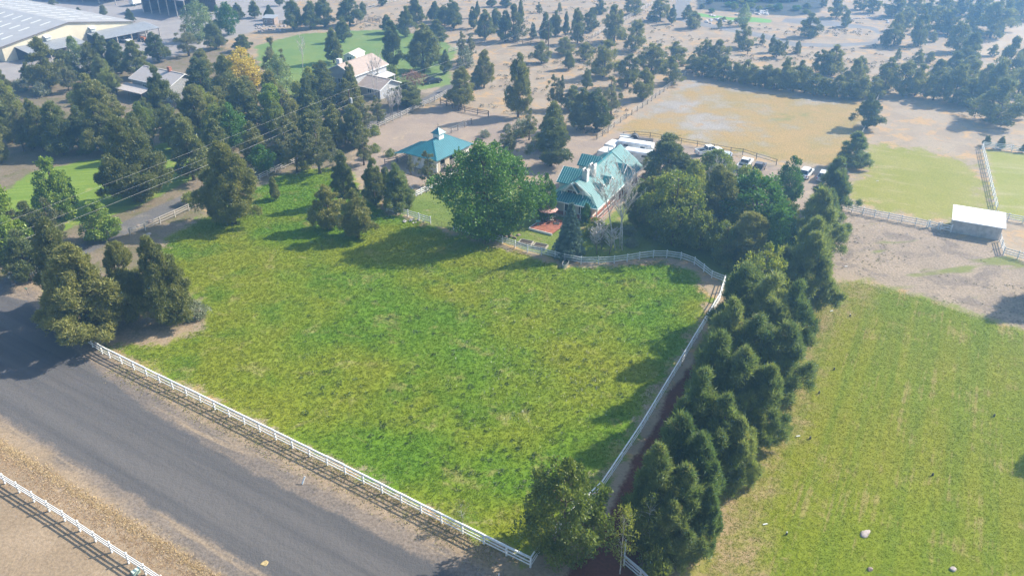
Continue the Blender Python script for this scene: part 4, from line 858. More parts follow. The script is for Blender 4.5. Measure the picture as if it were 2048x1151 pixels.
w_ = MB(); pr2 = [(13.7, .3), (17.3, .3), (17.3, 4.2), (15.5, 5.58), (13.7, 4.2)]; w_.hexa([f(-9.5, q, z) for q, z in pr2], [f(-5.5, q, z) for q, z in pr2]); w_.build('wing_wall', SIDING, hs)
# raised slab on the rear roof
plane(hs, [f(-1.0, 17.6, zs(-1.0)+.16), f(-1.0, B1, zs(-1.0)+.16), f(RA, B1, RZ+.16), f(RA, 17.6, RZ+.16)], TEAL, .12, .42)
for (a, b, zt) in ((-4.2, 4.3, 7.5), (-4.05, 7.0, 7.5)):
    ch = MB(); f.box(ch, a-.42, a+.42, b-.52, b+.52, 4.6, zt-.22); c = ch.build('chimney', BRICKW, hs)
    cc = MB(); f.box(cc, a-.5, a+.5, b-.6, b+.6, zt-.22, zt-.04); cc.build('chimney_cap', BRICKW, c)
    for da in (-.36, .36):
        q = MB(); f.box(q, a+da-.1, a+da+.1, b-.56, b+.56, zt-.04, zt+.22); q.build('chimney_rim', BRICKW, c)
    q = MB(); f.box(q, a-.26, a+.26, b-.42, b+.42, zt-.04, zt+.02); q.build('flue', mat('soot', (.02, .02, .02), .9), c)
MB().tube([f(-5.9, 18.8, 5.2), f(-5.9, 18.8, 6.5)], .10, 8).build('vent_pipe', TRIM, hs)
# porch: floor boards, posts, rails
for i in range(14):
    q = MB(); f.box(q, -1.55+i*.105, -1.55+i*.105+.095, .25, 21.4, .32, .36); q.build('porch_board', DECKR, hs)
for i in range(14):
    q = MB(); f.box(q, -9.4, -1.6, .25+i*.095, .25+i*.095+.085, .32, .36); q.build('porch_board', DECKR, hs)
pp = [(-.25, b) for b in (.3, 3.4, 6.5, 9.6, 12.7, 15.8)]+[(a, .3) for a in (-3.2, -6.2, -9.3)]
for a, b in pp: MB().bar(f(a, b, .36), f(a, b, EZ-.12), .14, .14).build('porch_post', TRIM, hs)
for (p, q) in [((-.25, .3), (-.25, 3.4)), ((-.25, 3.4), (-.25, 6.5)), ((-.25, 6.5), (-.25, 9.6)), ((-.25, .3), (-3.2, .3))]:
    r_ = MB().bar(f(*p, 1.2), f(*q, 1.2), .08, .06).build('porch_rail', TRIM, hs); MB().bar(f(*p, .5), f(*q, .5), .05, .05).build('porch_rail', TRIM, hs)
    for k in range(1, 16): c = Vector(f(*p, 0)).lerp(f(*q, 0), k/16); MB().bar(c+Vector((0, 0, .5)), c+Vector((0, 0, 1.2)), .03, .03).build('baluster', TRIM, r_)
for b in (4, 8, 12): window(hs, f(-1.595, b, 1.75), f.v, 1.3, 1.2, out=f.u)
for a in (-3.4, -6.0): window(hs, f(a, 1.595, 1.5), f.u, 1.5, 2.1, out=-f.v, nm='patio_door')
# rear garage part
w_ = MB(); f.box(w_, -8.8, -.9, 17.0, 21.45, .0, 2.7); w_.build('garage_wall', SIDING, hs)
for b in (18.2, 20.4):
    q = MB(); f.box(q, -.9, -.84, b-.9, b+.9, .05, 2.3); q.build('garage_door', TRIM, hs)
# ---- deck terrace in front of the house
dk = thing('deck', 'red brown timber deck with white edge in front of the house', 'deck', GV(1110, 460))
DA = [GV(1057.5, 459), GV(1104, 471), GV(1140, 452), GV(1092, 436)]
c0, c1, c3 = DA[0], DA[1], DA[3]; N_ = 26
for i in range(N_):
    p, q = c0.lerp(c1, (i+.04)/N_), c0.lerp(c1, (i+.96)/N_); e = c3-c0
    MB().slab([p+Vector((0, 0, .34)), q+Vector((0, 0, .34)), q+e+Vector((0, 0, .34)), p+e+Vector((0, 0, .34))], .05).build('deck_board', DECKR, dk)
for p, q in ((c0, c1), (c0, c3)): MB().bar(p+Vector((0, 0, .18)), q+Vector((0, 0, .18)), .10, .36).build('edge_board', TRIM, dk)
for p in (c0, c1, c3, c1+(c3-c0)): MB().bar(p+(c0.lerp(c1, .5)+(c3-c0)*.5-p)*.06, p+(c0.lerp(c1, .5)+(c3-c0)*.5-p)*.06+Vector((0, 0, .29)), .15, .15).build('footing', WOOD, dk)
# parasol, table, chairs
u0 = GV(1105, 446); um = thing('parasol', 'pink cantilever parasol shading the deck table', 'parasol', u0+Vector((.6, -.9, .35)))
PINK = mat('pink_fabric', (.66, .36, .31), .8, .12, 2); mb = MB(); top = u0+Vector((-.8, .6, 2.85)); ring = [top+Vector((1.75*math.cos(k*math.pi/4), 1.75*math.sin(k*math.pi/4), -.55)) for k in range(8)]
for k in range(8): MB().poly(ring[k], ring[(k+1) % 8], top).build('canopy_panel', PINK, um)
ring2 = [top+Vector((.5*math.cos(k*math.pi/4), .5*math.sin(k*math.pi/4), .0)) for k in range(8)]; mb = MB()
for k in range(8): mb.poly(ring2[k], ring2[(k+1) % 8], top+Vector((0, 0, .18)))
mb.build('canopy_vent', PINK, um)
MB().tube([u0+Vector((.6, -.9, .4)), u0+Vector((.75, -.95, 1.8)), u0+Vector((.3, -.3, 3.1)), top+Vector((0, 0, .15))], .045, 6).build('pole', DARKP, um)
MB().box(u0+Vector((.6, -.9, .39)), (.9, .9, .1)).build('base', DARKP, um)
def round_table(p, r_, h, m, label, name='table'):
    t = thing(name, label, 'table', p); p = Vector(p)
    MB().tube([p+Vector((0, 0, h-.04)), p+Vector((0, 0, h))], r_, 16).build('tabletop', m, t); MB().tube([p+Vector((0, 0, .03)), p+Vector((0, 0, h-.04))], .05, 6).build('leg', m, t)
    MB().tube([p, p+Vector((0, 0, .03))], r_*.5, 10).build('foot', m, t)
def chair(p, rz, m, label, group):
    t = thing('chair', label, 'chair', p, 0, group); p = Vector(p); c_, s_ = math.cos(rz), math.sin(rz); W = lambda x, y, z: p+Vector((x*c_-y*s_, x*s_+y*c_, z))
    MB().box(W(0, 0, .44), (.5, .5, .05), rz).build('seat', m, t); MB().bar(W(-.23, 0, .47), W(-.3, 0, .95), .48, .05).build('backrest', m, t)
    for x in (-.2, .2):
        for y in (-.2, .2): MB().bar(W(x, y, 0), W(x, y, .42), .04, .04).build('leg', DARKP, t)
DZ = Vector((0, 0, .345))
round_table(u0+Vector((-.6, .5, 0))+DZ, .6, .74, mat('pale_tabletop', (.55, .47, .36), .6), 'round patio table under the pink parasol', 'patio_table')
for k, a in enumerate((.4, 2.0, 3.6, 5.2)): chair(u0+Vector((-.6+1.0*math.cos(a), .5+1.0*math.sin(a), 0))+DZ, a+math.pi, mat('tan_seat', (.5, .43, .34), .8), 'patio chair drawn up to the table under the parasol', 'patio chairs')
round_table(GV(1076, 453)+DZ, .42, .7, mat('teal_top', (.18, .42, .40), .4), 'small teal bistro table at the deck edge', 'side_table')
# raised beds and trough by the fence
for n_, (x, y) in enumerate(((1052, 487), (1081, 494))):
    c = GV(x, y); b = thing('raised_bed', ('timber raised bed by the fence, below the deck', 'timber raised bed by the fence, next to the spruce')[n_], 'planter', c); fr_ = Frame((c.x, c.y), R(-24))
    for (a0, a1, b0, b1) in ((-1.1, 1.1, -.65, -.57), (-1.1, 1.1, .57, .65), (-1.1, -1.02, -.57, .57), (1.02, 1.1, -.57, .57)):
        q = MB(); fr_.box(q, a0, a1, b0, b1, 0, .42); q.build('board', GREYW, b)
    q = MB(); fr_.box(q, -1.02, 1.02, -.57, .57, 0, .34); q.build('soil', mat('soil', (.06, .045, .035), .95, .3, 4, .4), b)
c = GV(1131, 530); tr_ = thing('water_trough', 'galvanised oval stock trough against the pasture fence', 'trough', c)
def oval(fr_, a, b, z, n=18): return [fr_(a*math.cos(k*2*math.pi/n), b*math.sin(k*2*math.pi/n), z) for k in range(n)]
fo = Frame((c.x, c.y), R(72)); ZN = mat('galvanised', (.45, .46, .47), .4, .2, 3, metal=.6); mb = MB(); n = 18
O0, O1, I1, I0 = oval(fo, 1.15, .42, 0), oval(fo, 1.2, .46, .6), oval(fo, 1.12, .38, .6), oval(fo, 1.1, .37, .42)
for A, B in ((O0, O1), (O1, I1), (I1, I0)):
    for k in range(n): mb.poly(A[k], A[(k+1) % n], B[(k+1) % n], B[k])
mb.build('tank', ZN, tr_, True); MB().poly(*I0).build('water', mat('dark_water', (.02, .03, .03), .05), tr_)

# ---- stable with hip roof and cupola
SF = Frame((-14.26, 142.83), R(56.2)); st = thing('stable', 'small stable with blue green hip roof and white cupola', 'stable', SF(5.8, 4.1))
f = SF; EL, EW, ez, rz_ = 11.7, 8.2, 2.75, 5.2; TAN = mat('tan_wall', (.50, .42, .32), .8, .1, 1)
w_ = MB()
for (a0, a1, b0, b1) in ((.6, 11.1, 7.4, 7.6), (.6, .8, .8, 7.4), (10.9, 11.1, .8, 7.4), (.6, 1.7, .6, .8), (3.2, 4.6, .6, .8), (6.1, 11.1, .6, .8)):
    f.box(w_, a0, a1, b0, b1, 0, ez-.1)
w_.build('wall', SIDING, st)
q = MB(); f.box(q, 1.7, 3.2, .62, .8, 2.15, ez-.1); f.box(q, 4.6, 6.1, .62, .8, 2.15, ez-.1); q.build('lintel', SIDING, st)
for (a0, a1) in ((1.0, 1.7), (3.2, 4.6)):
    q = MB(); f.box(q, a0, a1, .575, .597, .05, 2.6); q.build('wall_panel', TAN, st)
for a0 in (1.7, 4.6):
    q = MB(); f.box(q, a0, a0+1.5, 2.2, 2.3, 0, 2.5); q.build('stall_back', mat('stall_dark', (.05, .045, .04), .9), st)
    for k in range(6): MB().bar(f(a0, .66, .25+k*.2), f(a0+1.5, .66, .25+k*.2), .03, .05).build('stall_gate_rail', GREYW, st)
MB().bar(f(.4, .5, ez-.22), f(11.3, .5, ez-.22), .06, .28).build('trim_board', TRIM, st)
ra, rb = f(4.1, 4.1, rz_), f(7.6, 4.1, rz_)
plane(st, [f(0, 0, ez), f(EL, 0, ez), rb, ra], TEALB, .10, .36); plane(st, [f(EL, EW, ez), f(0, EW, ez), ra, rb], TEALB, .10, .36)
plane(st, [f(0, EW, ez), f(0, 0, ez), ra], TEALB, .10, .36); plane(st, [f(EL, 0, ez), f(EL, EW, ez), rb], TEALB, .10, .36)
for p in (f(0, 0, ez), f(0, EW, ez)): MB().bar(p, ra, .16, .05).build('hip_cap', TEALB, st)
for p in (f(EL, 0, ez), f(EL, EW, ez)): MB().bar(p, rb, .16, .05).build('hip_cap', TEALB, st)
# sliding door with cross bracing on the end wall
dr = MB(); f.box(dr, .54, .6, 3.4, 6.2, .1, 2.4); d = dr.build('sliding_door', TRIM, st)
for (b0, b1) in ((3.4, 4.8), (4.8, 6.2)):
    MB().bar(f(.51, b0+.1, .2), f(.51, b1-.1, 2.3), .05, .12).build('brace', WHITE, d)
    for b in (b0+.05, b1-.05): MB().bar(f(.505, b, .12), f(.505, b, 2.38), .05, .1).build('stile', WHITE, d)
# lean-to
plane(st, [f(-.2, 10.6, 2.25), f(8.0, 10.6, 2.25), f(8.0, EW-.1, 2.85), f(-.2, EW-.1, 2.85)], TEALB, .10, .36, 'lean_to_roof')
for a in (.1, 4, 7.8): MB().bar(f(a, 10.4, 0), f(a, 10.4, 2.2), .14, .14).build('lean_to_post', WOOD, st)
for k in range(4): MB().bar(f(.1, 10.4, .35+k*.3), f(7.8, 10.4, .35+k*.3), .04, .12).build('lean_to_rail', WOOD, st)
cu = MB(); f.box(cu, 5.1, 6.6, 3.35, 4.85, 4.7, 6.0); c = cu.build('cupola', TRIM, st)
for k in range(4):
    q = MB(); f.box(q, 5.3, 6.4, 3.32, 3.352, 5.2+k*.18, 5.3+k*.18); q.build('louvre', WHITEW, c)
cr = [f(4.75, 3.0, 5.95), f(6.95, 3.0, 5.95), f(6.95, 5.2, 5.95), f(4.75, 5.2, 5.95)]; ap = f(5.85, 4.1, 7.0)
for k in range(4): MB().poly(cr[k], cr[(k+1) % 4], ap).build('cupola_roof', TEALB, c)
MB().poly(*cr[::-1]).build('cupola_soffit', TRIM, c)
v_ = MB().tube([ap, ap+Vector((0, 0, .8))], .03, 6); v_.bar(ap+Vector((-.25, 0, .55)), ap+Vector((.25, 0, .55)), .02, .02); v_.build('weather_vane', DARKP, c)

# ---- white roofed field shed
f = Frame((72.05, 117.9), R(-25.6)); sh = thing('field_shed', 'open fronted field shed with bright white mono pitch roof', 'shed', f(3.5, 2))
SHW = mat('shed_siding', (.50, .47, .44), .8, .2, 1.5)
for i in range(24):
    q = MB(); f.box(q, i*.292, i*.292+.28, 0, .06, 0, 2.28); q.build('wall_plank', SHW, sh)
for a in (0, 6.95):
    q = MB(); q.hexa([f(a, .062, 0), f(a+.06, .062, 0), f(a+.06, 4.0, 0), f(a, 4.0, 0)], [f(a, .062, 2.3), f(a+.06, .062, 2.3), f(a+.06, 4.0, 2.9), f(a, 4.0, 2.9)]); q.build('side_wall', SHW, sh)
for a in (.1, 3.5, 6.9): MB().bar(f(a, 4.0, 0), f(a, 4.0, 2.88), .14, .14).build('post', WHITE, sh)
plane(sh, [f(-.35, -.35, 2.36), f(7.4, -.35, 2.36), f(7.4, 4.5, 3.1), f(-.35, 4.5, 3.1)], mat('white_metal_roof', (.88, .88, .86), .35, .03, 1, spec=.6), .08, .8, seam=False)
MB().bar(f(-.35, -.38, 2.28), f(7.4, -.38, 2.28), .04, .14).build('fascia', WHITEW, sh)

# ---- shingle roofed houses
SHINGLE = mat('tan_shingle', (.40, .315, .265), .9, .14, 3, .4); SHINGLE2 = mat('pale_shingle', (.47, .42, .39), .9, .1, 3, .4); GREYWALL = mat('grey_wall', (.42, .42, .43), .8, .08, 1)
def gable_house(name, label, ra, rb, half, rz, ez, wallm, roofm, over=.5, trim=True, wins=2, cat='house', front=None):
    """ridge end points ra-rb on plan, half width; eaves both sides"""
    ra, rb = np.array(ra), np.array(rb); L = np.linalg.norm(rb-ra); ang = math.atan2(*(rb-ra)[::-1]); f = Frame(ra, ang)
    r = thing(name, label, cat, f(L/2, 0)); w_ = MB(); pr = [(-half+over, 0), (half-over, 0), (half-over, ez-.05), (0, rz-.18), (-half+over, ez-.05)]
    w_.hexa([f(over, b, z) for b, z in pr], [f(L-over, b, z) for b, z in pr]); w_.build('wall', wallm, r)
    dz = (rz-ez)/(half-over)*over*.0
    for s in (-1, 1):
        q = [f(0, s*half, ez-.15), f(L, s*half, ez-.15), f(L, 0, rz), f(0, 0, rz)]
        MB().slab(q, .16).build('roof', roofm, r)
        if trim:
            MB().bar(f(0, s*half, ez-.22), f(L, s*half, ez-.22), .06, .2).build('gutter', TRIM, r)
            for a in (-.03, L+.03): MB().bar(f(a, s*half, ez-.23), f(a, 0, rz-.08), .05, .2).build('fascia', TRIM, r)
    MB().bar(f(0, 0, rz+.02), f(L, 0, rz+.02), .3, .06).build('ridge_cap', roofm, r)
    for s in (-1, 1):
        for k in range(wins): window(r, f(L*(k+1)/(wins+1), s*(half-over+.005), ez*.62), f.u, 1.5, 1.1, out=f.v*s)
    for a, o_ in ((over-.005, -f.u), (L-over+.005, f.u)): window(r, f(a, 0, ez*.6), f.v, 1.6, 1.1, out=o_)
    return r, f, L
h2, f2, L2 = gable_house('shingle_house', 'two storey house with tan shingle roof behind the power pole', G(674.7, 129.8, 7), G(744.3, 106.4, 7), 5.2, 7, 5, GREYWALL, SHINGLE)
q = MB(); f2.box(q, 1.2, 2.3, .3, 1.4, 5, 8.0); q.build('chimney', BRICKW, h2)
mb = MB().slab([f2(4.5, -5.0, 3.2), f2(13, -5.0, 3.2), f2(13, -7.6, 2.7), f2(4.5, -7.6, 2.7)], .12); mb.build('porch_roof', mat('pale_metal', (.55, .52, .5), .5), h2)
for a in (4.8, 8.7, 12.7): MB().bar(f2(a, -7.4, 0), f2(a, -7.4, 2.6), .15, .15).build('porch_post', TRIM, h2)
gable_house('garage', 'low garage with white edged gable in front of the tan roofed house', G(782, 159, 4.2), G(782, 159, 4.2)+np.array([-6.5, 4.5]), 4.2, 4.2, 2.6, GREYWALL, SHINGLE, wins=1, cat='garage')
h3, f3, L3 = gable_house('tan_house', 'house with pale shingle roof among the junipers near the arena barn', G(287.4, 131, 6), G(369, 148, 6), 5.0, 6, 4.1, mat('blue_grey_wall', (.38, .38, .38), .8), SHINGLE2)
s3 = -1 if (f3.v.y > 0) else 1
MB().slab([f3(-1, s3*5.2, 2.9), f3(9, s3*5.2, 2.9), f3(9, s3*8.6, 2.3), f3(-1, s3*8.6, 2.3)], .12).build('porch_roof', SHINGLE2, h3)
for a in (-.7, 4, 8.7): MB().bar(f3(a, s3*8.3, 0), f3(a, s3*8.3, 2.2), .15, .15).build('porch_post', WOOD, h3)
q = MB(); f3.box(q, 9.5, 10.3, -.4, .4, 5.4, 7.0); q.build('chimney', mat('red_brick', (.35, .14, .09), .9), h3)
gh, fg_, Lg = gable_house('garden_shed', 'small white walled shed with pale roof on the far lawn', G(697, 106, 3.0), G(718, 96, 3.0), 1.9, 3.0, 2.3, TRIM, mat('cream_roof', (.60, .55, .48), .7), .15, wins=0, cat='shed')
sg = -1 if fg_.v.y > 0 else 1
for k in range(1, 9):
    a = Lg*k/9; MB().bar(fg_(a, sg*1.80, .1), fg_(a, sg*1.80, 2.2), .06, .05).build('batten', WHITEW, gh)
q = MB(); fg_.box(q, -.02, .3, sg*1.95-.05, sg*1.95+.05, 0, 2.2); q.build('corner_board', mat('yellow_board', (.60, .42, .16), .8), gh)

# ---- riding arena barn with skylights and lean-tos
A_ = np.array([-131.5, 244.0]); gd = R(56); f = Frame(A_, gd)      # u along gable end, v along ridge (away to the upper left)
ar = thing('arena_barn', 'huge grey roofed riding arena barn with rows of skylights', 'barn', f(0, 30)); HWD, AR, AE, LEN = 21.0, 7.6, 4.3, 90
CREAM = mat('cream_metal', (.62, .55, .40), .6, .05, .5); GREYR = mat('grey_metal_roof', (.36, .355, .355), .5, .06, .4); GREYL = mat('lean_to_grey', (.33, .34, .35), .5, .08, .5); SKYL = mat('skylight_panel', (.72, .70, .62), .3, .04, 1)
pr = [(-HWD+.5, 0), (HWD-.5, 0), (HWD-.5, AE-.1), (0, AR-.2), (-HWD+.5, AE-.1)]
MB().hexa([f(a, .4, z) for a, z in pr], [f(a, .7, z) for a, z in pr]).build('gable_wall', CREAM, ar)
for s in (-1, 1):
    q = MB(); f.box(q, s*(HWD-.5)-.15, s*(HWD-.5)+.15, .7, LEN, 0, AE-.1); q.build('side_wall', CREAM, ar)
    plane(ar, [f(s*HWD, 0, AE), f(s*HWD, LEN, AE), f(0, LEN, AR), f(0, 0, AR)], GREYR, .14, .9)
    MB().bar(f(s*HWD, -.05, AE-.1), f(0, -.05, AR-.1), .06, .3).build('fascia', mat('brown_trim', (.17, .14, .12), .7), ar)
    for b in range(16):
        for a0, a1 in ((.10, .26), (.36, .52), (.66, .82)):
            bb = 6+b*5.2+(2.0 if a0 == .36 else 0); z0, z1 = AR-(AR-AE)*a0, AR-(AR-AE)*a1
            MB().slab([f(s*HWD*a0, bb, z0+.05), f(s*HWD*a1, bb, z1+.05), f(s*HWD*a1, bb+.9, z1+.05), f(s*HWD*a0, bb+.9, z0+.05)], .03).build('skylight', SKYL, ar)
for a in (-7.5, 6.5):
    q = MB(); f.box(q, a-.7, a+.7, -.7, .4, 3.7, 4.7); v_ = q.build('vent_hood', mat('vent_grey', (.5, .52, .5), .6), ar)
    MB().slab([f(a-.9, -1.0, 4.7), f(a+.9, -1.0, 4.7), f(a+.9, .38, 5.2), f(a-.9, .38, 5.2)], .06).build('vent_roof', TRIM, v_)
def lean_to(a0, a1, name):
    lt = plane(ar, [f(a0, -7.2, 2.6), f(a1, -7.2, 2.6), f(a1, .38, 3.6), f(a0, .38, 3.6)], GREYL, .12, .6, 'lean_to_roof')
    n = max(2, int((a1-a0)/5)); 
    for k in range(n+1): a = a0+.3+(a1-a0-.6)*k/n; MB().bar(f(a, -6.9, 0), f(a, -6.9, 2.5), .28, .28).build('lean_to_post', GREYW, ar)
    MB().bar(f(a0, -6.9, 2.42), f(a1, -6.9, 2.42), .12, .25).build('lean_to_beam', WOOD, ar)
    q = MB(); f.box(q, a0, a1, -.1, .3, 0, 3.3); q.build('lean_to_wall', mat('dark_wall', (.10, .09, .085), .8), ar)
lean_to(-17, 0, 'a'); lean_to(4.5, 24.5, 'b')
# ---- open hay barns at the back of the gravel yard
def hay_barn(c, ang, L, W, h, label, m):
    f = Frame(c, ang); r = thing('hay_barn', label, 'barn', f(L/2, W/2))
    MB().slab([f(-.6, -.6, h), f(L+.6, -.6, h), f(L+.6, W/2, h+2), f(-.6, W/2, h+2)], .12).build('roof', m, r); MB().slab([f(-.6, W+.6, h), f(L+.6, W+.6, h), f(L+.6, W/2, h+2), f(-.6, W/2, h+2)], .12).build('roof', m, r)
    dk = mat('barn_brown', (.12, .095, .08), .85, .25, .6); q = MB(); f.box(q, .0, L, W-.2, W, 0, h); q.build('back_wall', dk, r); q = MB(); f.box(q, 0, .2, 0, W-.2, 0, h); q.build('end_wall', dk, r)
    for k in range(6):
        a = L*k/5; MB().bar(f(max(a, .15), .1, 0), f(max(a, .15), .1, h-.05), .3, .3).build('post', GREYW, r)
    for k in range(9):
        q = MB(); f.box(q, -.06, -.003, 0, W, .3+k*h/10, .3+k*h/10+h/14); q.build('plank', dk, r)
hay_barn((-132.5, 297.5), R(-29), 22, 14, 6, 'open fronted hay barn with tall posts at the gravel yard', mat('rust_roof', (.33, .30, .29), .6))
hay_barn((-186, 325), R(-20), 40, 14, 5, 'long brown barn behind the arena barn', mat('rust_roof', (.33, .30, .29), .6))
f = Frame(G(527, 50), R(-10)); q = thing('livestock_shelter', 'small brown shelter beside the far corral', 'shed', f(2, 1.5)); b_ = MB(); f.box(b_, 0, 4, 0, 3, 0, 2.2); b_.build('wall', mat('shelter_wall', (.33, .25, .2), .85), q)
MB().slab([f(-.3, -.3, 2.3), f(4.3, -.3, 2.3), f(4.3, 3.3, 2.8), f(-.3, 3.3, 2.8)], .1).build('roof', GREYL, q)
for a in (1.0, 3.0): window(q, f(a, -.005, 1.2), f.u, .8, .8, out=-f.v)
f = Frame(G(1500, 2), R(-5)); q = thing('estate_house', 'dark low estate house behind the bright lawn', 'house', f(5, 4)); DK = mat('dark_timber', (.07, .065, .06), .8)
b_ = MB(); f.box(b_, -10, 18, 0, 10, 0, 3.4); b_.build('wall', DK, q); MB().slab([f(-11, -1.5, 3.4), f(19, -1.5, 3.4), f(19, 5, 5.2), f(-11, 5, 5.2)], .2).build('roof', mat('dark_roof', (.10, .10, .105), .7), q)
MB().slab([f(-11, 11, 3.4), f(19, 11, 3.4), f(19, 5, 5.2), f(-11, 5, 5.2)], .2).build('roof', mat('dark_roof', (.10, .10, .105), .7), q)
for a in (-7, -2, 3, 8, 13): window(q, f(a, -.005, 1.7), f.u, 2.4, 1.8, out=-f.v)
# ------------------------------------------------------------------ vehicles
TYRE = mat('tyre', (.025, .025, .027), .9, .1, 3); RIM = mat('rim', (.45, .45, .46), .35, .1, 3, metal=.7); LAMP = mat('lamp_lens', (.7, .7, .68), .15); TAIL = mat('tail_lens', (.45, .03, .03), .2)
def wheel(root, c, ax, r_=.36, wd=.24):
    c = Vector(c); ax = Vector(ax).normalized()
    w_ = MB().tube([c-ax*wd/2, c+ax*wd/2], r_, 16).build('tyre', TYRE, root); MB().tube([c-ax*(wd/2+.015), c+ax*(wd/2+.015)], r_*.58, 12).build('rim', RIM, w_)
def profile(f, pr, hw, mb, taper=0.0):
    """side profile (x, z) extruded across the width with a small tumblehome"""
    n = len(pr); A = [f(x, -hw+taper*max(0, z-.8), z) for x, z in pr]; B = [f(x, hw-taper*max(0, z-.8), z) for x, z in pr]
    return mb.hexa(A, B)
def vehicle(kind, px, ang, col, label, name):
    f = Frame(G(*px), ang); m = mat('paint_'+name+'_%d' % (int(col[0]*100)*7+int(col[1]*100)*3+int(col[2]*100)), col, .25, .05, 2, spec=.6)
    t = thing(name, label, 'truck' if kind == 'pickup' else 'car', f(0, 0)); hw = .95
    if kind == 'pickup':
        body = [(-2.8, .45), (2.75, .45), (2.85, .62), (2.8, 1.02), (1.35, 1.16), (-.75, 1.16), (-.75, .78), (-2.66, .78), (-2.7, 1.16), (-2.8, 1.16)]
        b = MB(); profile(f, [(-2.8, .45), (2.75, .45), (2.85, .62), (2.8, 1.0), (1.35, 1.14), (-.78, 1.14), (-.78, .80), (-2.8, .80)], hw, b); b.build('body', m, t)
        for y in (-hw+.04, hw-.04):
            q = MB(); f.box(q, -2.8, -.78, y-.04, y+.04, .80, 1.2); q.build('bed_side', m, t)
        q = MB(); f.box(q, -2.82, -2.72, -hw+.08, hw-.08, .80, 1.2); q.build('tailgate', m, t)
        q = MB(); f.box(q, -2.7, -.8, -hw+.09, hw-.09, .805, .84); q.build('bed_liner', mat('bed_black', (.02, .02, .022), .8), t)
        cab = [(-.75, 1.14), (1.3, 1.14), (.62, 1.78), (-.66, 1.80)]; wx = 1.62
    else:
        b = MB(); profile(f, [(-2.25, .4), (2.25, .4), (2.35, .6), (2.3, .88), (1.2, 1.0), (-1.9, 1.04), (-2.3, .95), (-2.35, .6)], hw-.05, b); b.build('body', m, t)
        cab = [(-2.0, 1.02), (1.15, 1.0), (.45, 1.5), (-1.55, 1.54)] if kind == 'suv' else [(-1.75, 1.02), (1.05, 1.0), (.3, 1.42), (-1.05, 1.42)]; wx = 1.4
        if kind == 'suv': cab = [(x, z+(.16 if z > 1.2 else 0)) for x, z in cab]
    g = MB(); profile(f, cab, hw-.1, g, .22); g.build('glass', GLASS, t)
    zt = cab[2][1]; q = MB(); f.box(q, cab[3][0]-.02, cab[2][0]+.02, -hw+.3, hw-.3, zt-.02, zt+.05); q.build('cab_roof', m, t)
    for x, z in ((cab[0][0], cab[0][1]), (cab[1][0], cab[1][1])):
        xt = cab[3][0] if x < 0 else cab[2][0]
        for s in (-1, 1): MB().bar(f(x, s*(hw-.12), z), f(xt, s*(hw-.30), zt), .09, .07).build('pillar', m, t)
    for s in (-1, 1):
        MB().bar(f(-.05, s*(hw-.12), cab[0][1]), f(-.05, s*(hw-.30), zt), .08, .08).build('pillar', m, t)
        for x in (-wx, wx): wheel(t, f(x, s*(hw-.10), .36), f.v)
        xe = 2.84 if kind == 'pickup' else 2.33
        q = MB(); f.box(q, xe-.06, xe+.02, s*.68-.18, s*.68+.18, .66, .84); q.build('headlight', LAMP, t)
        q = MB(); f.box(q, -xe-.005, -xe+.06, s*.78-.1, s*.78+.1, .7, 1.0); q.build('tail_light', TAIL, t)
    for x in ((2.84, -2.86) if kind == 'pickup' else (2.34, -2.36)):
        q = MB(); f.box(q, x-.06, x+.06, -hw+.06, hw-.06, .42, .58); q.build('bumper', RIM if kind == 'pickup' else m, t)
vehicle('pickup', (1516, 343), R(62), (.10, .085, .085), 'dark pickup truck parked tail towards the house', 'pickup_truck')
vehicle('pickup', (1489, 334), R(60), (.72, .72, .70), 'white pickup truck parked beside the dark pickup', 'pickup_truck')
vehicle('suv', (1452, 320), R(70), (.45, .50, .56), 'silver blue vehicle half hidden under the grove', 'parked_car')
vehicle('pickup', (1417, 308), R(20), (.74, .74, .72), 'white truck behind the grove at the pipe fence', 'pickup_truck')
vehicle('suv', (1611, 352), R(56), (.75, .75, .74), 'white car parked alone in the dirt beside the pines', 'parked_car')
vehicle('suv', (1646, 358), R(60), (.55, .55, .56), 'grey vehicle tucked under the evergreen', 'parked_car')
vehicle('car', (252, 84), R(-35), (.74, .74, .73), 'white car in front of the arena lean-to', 'parked_car')
vehicle('suv', (230, 80), R(-35), (.45, .62, .64), 'pale green car under the arena lean-to', 'parked_car')
vehicle('car', (1306, 40), R(20), (.02, .022, .025), 'black car on the dry ground near the estate drive', 'parked_car')
vehicle('car', (866, 166), R(30), (.03, .03, .035), 'dark car on the garage drive of the tan roofed house', 'parked_car')
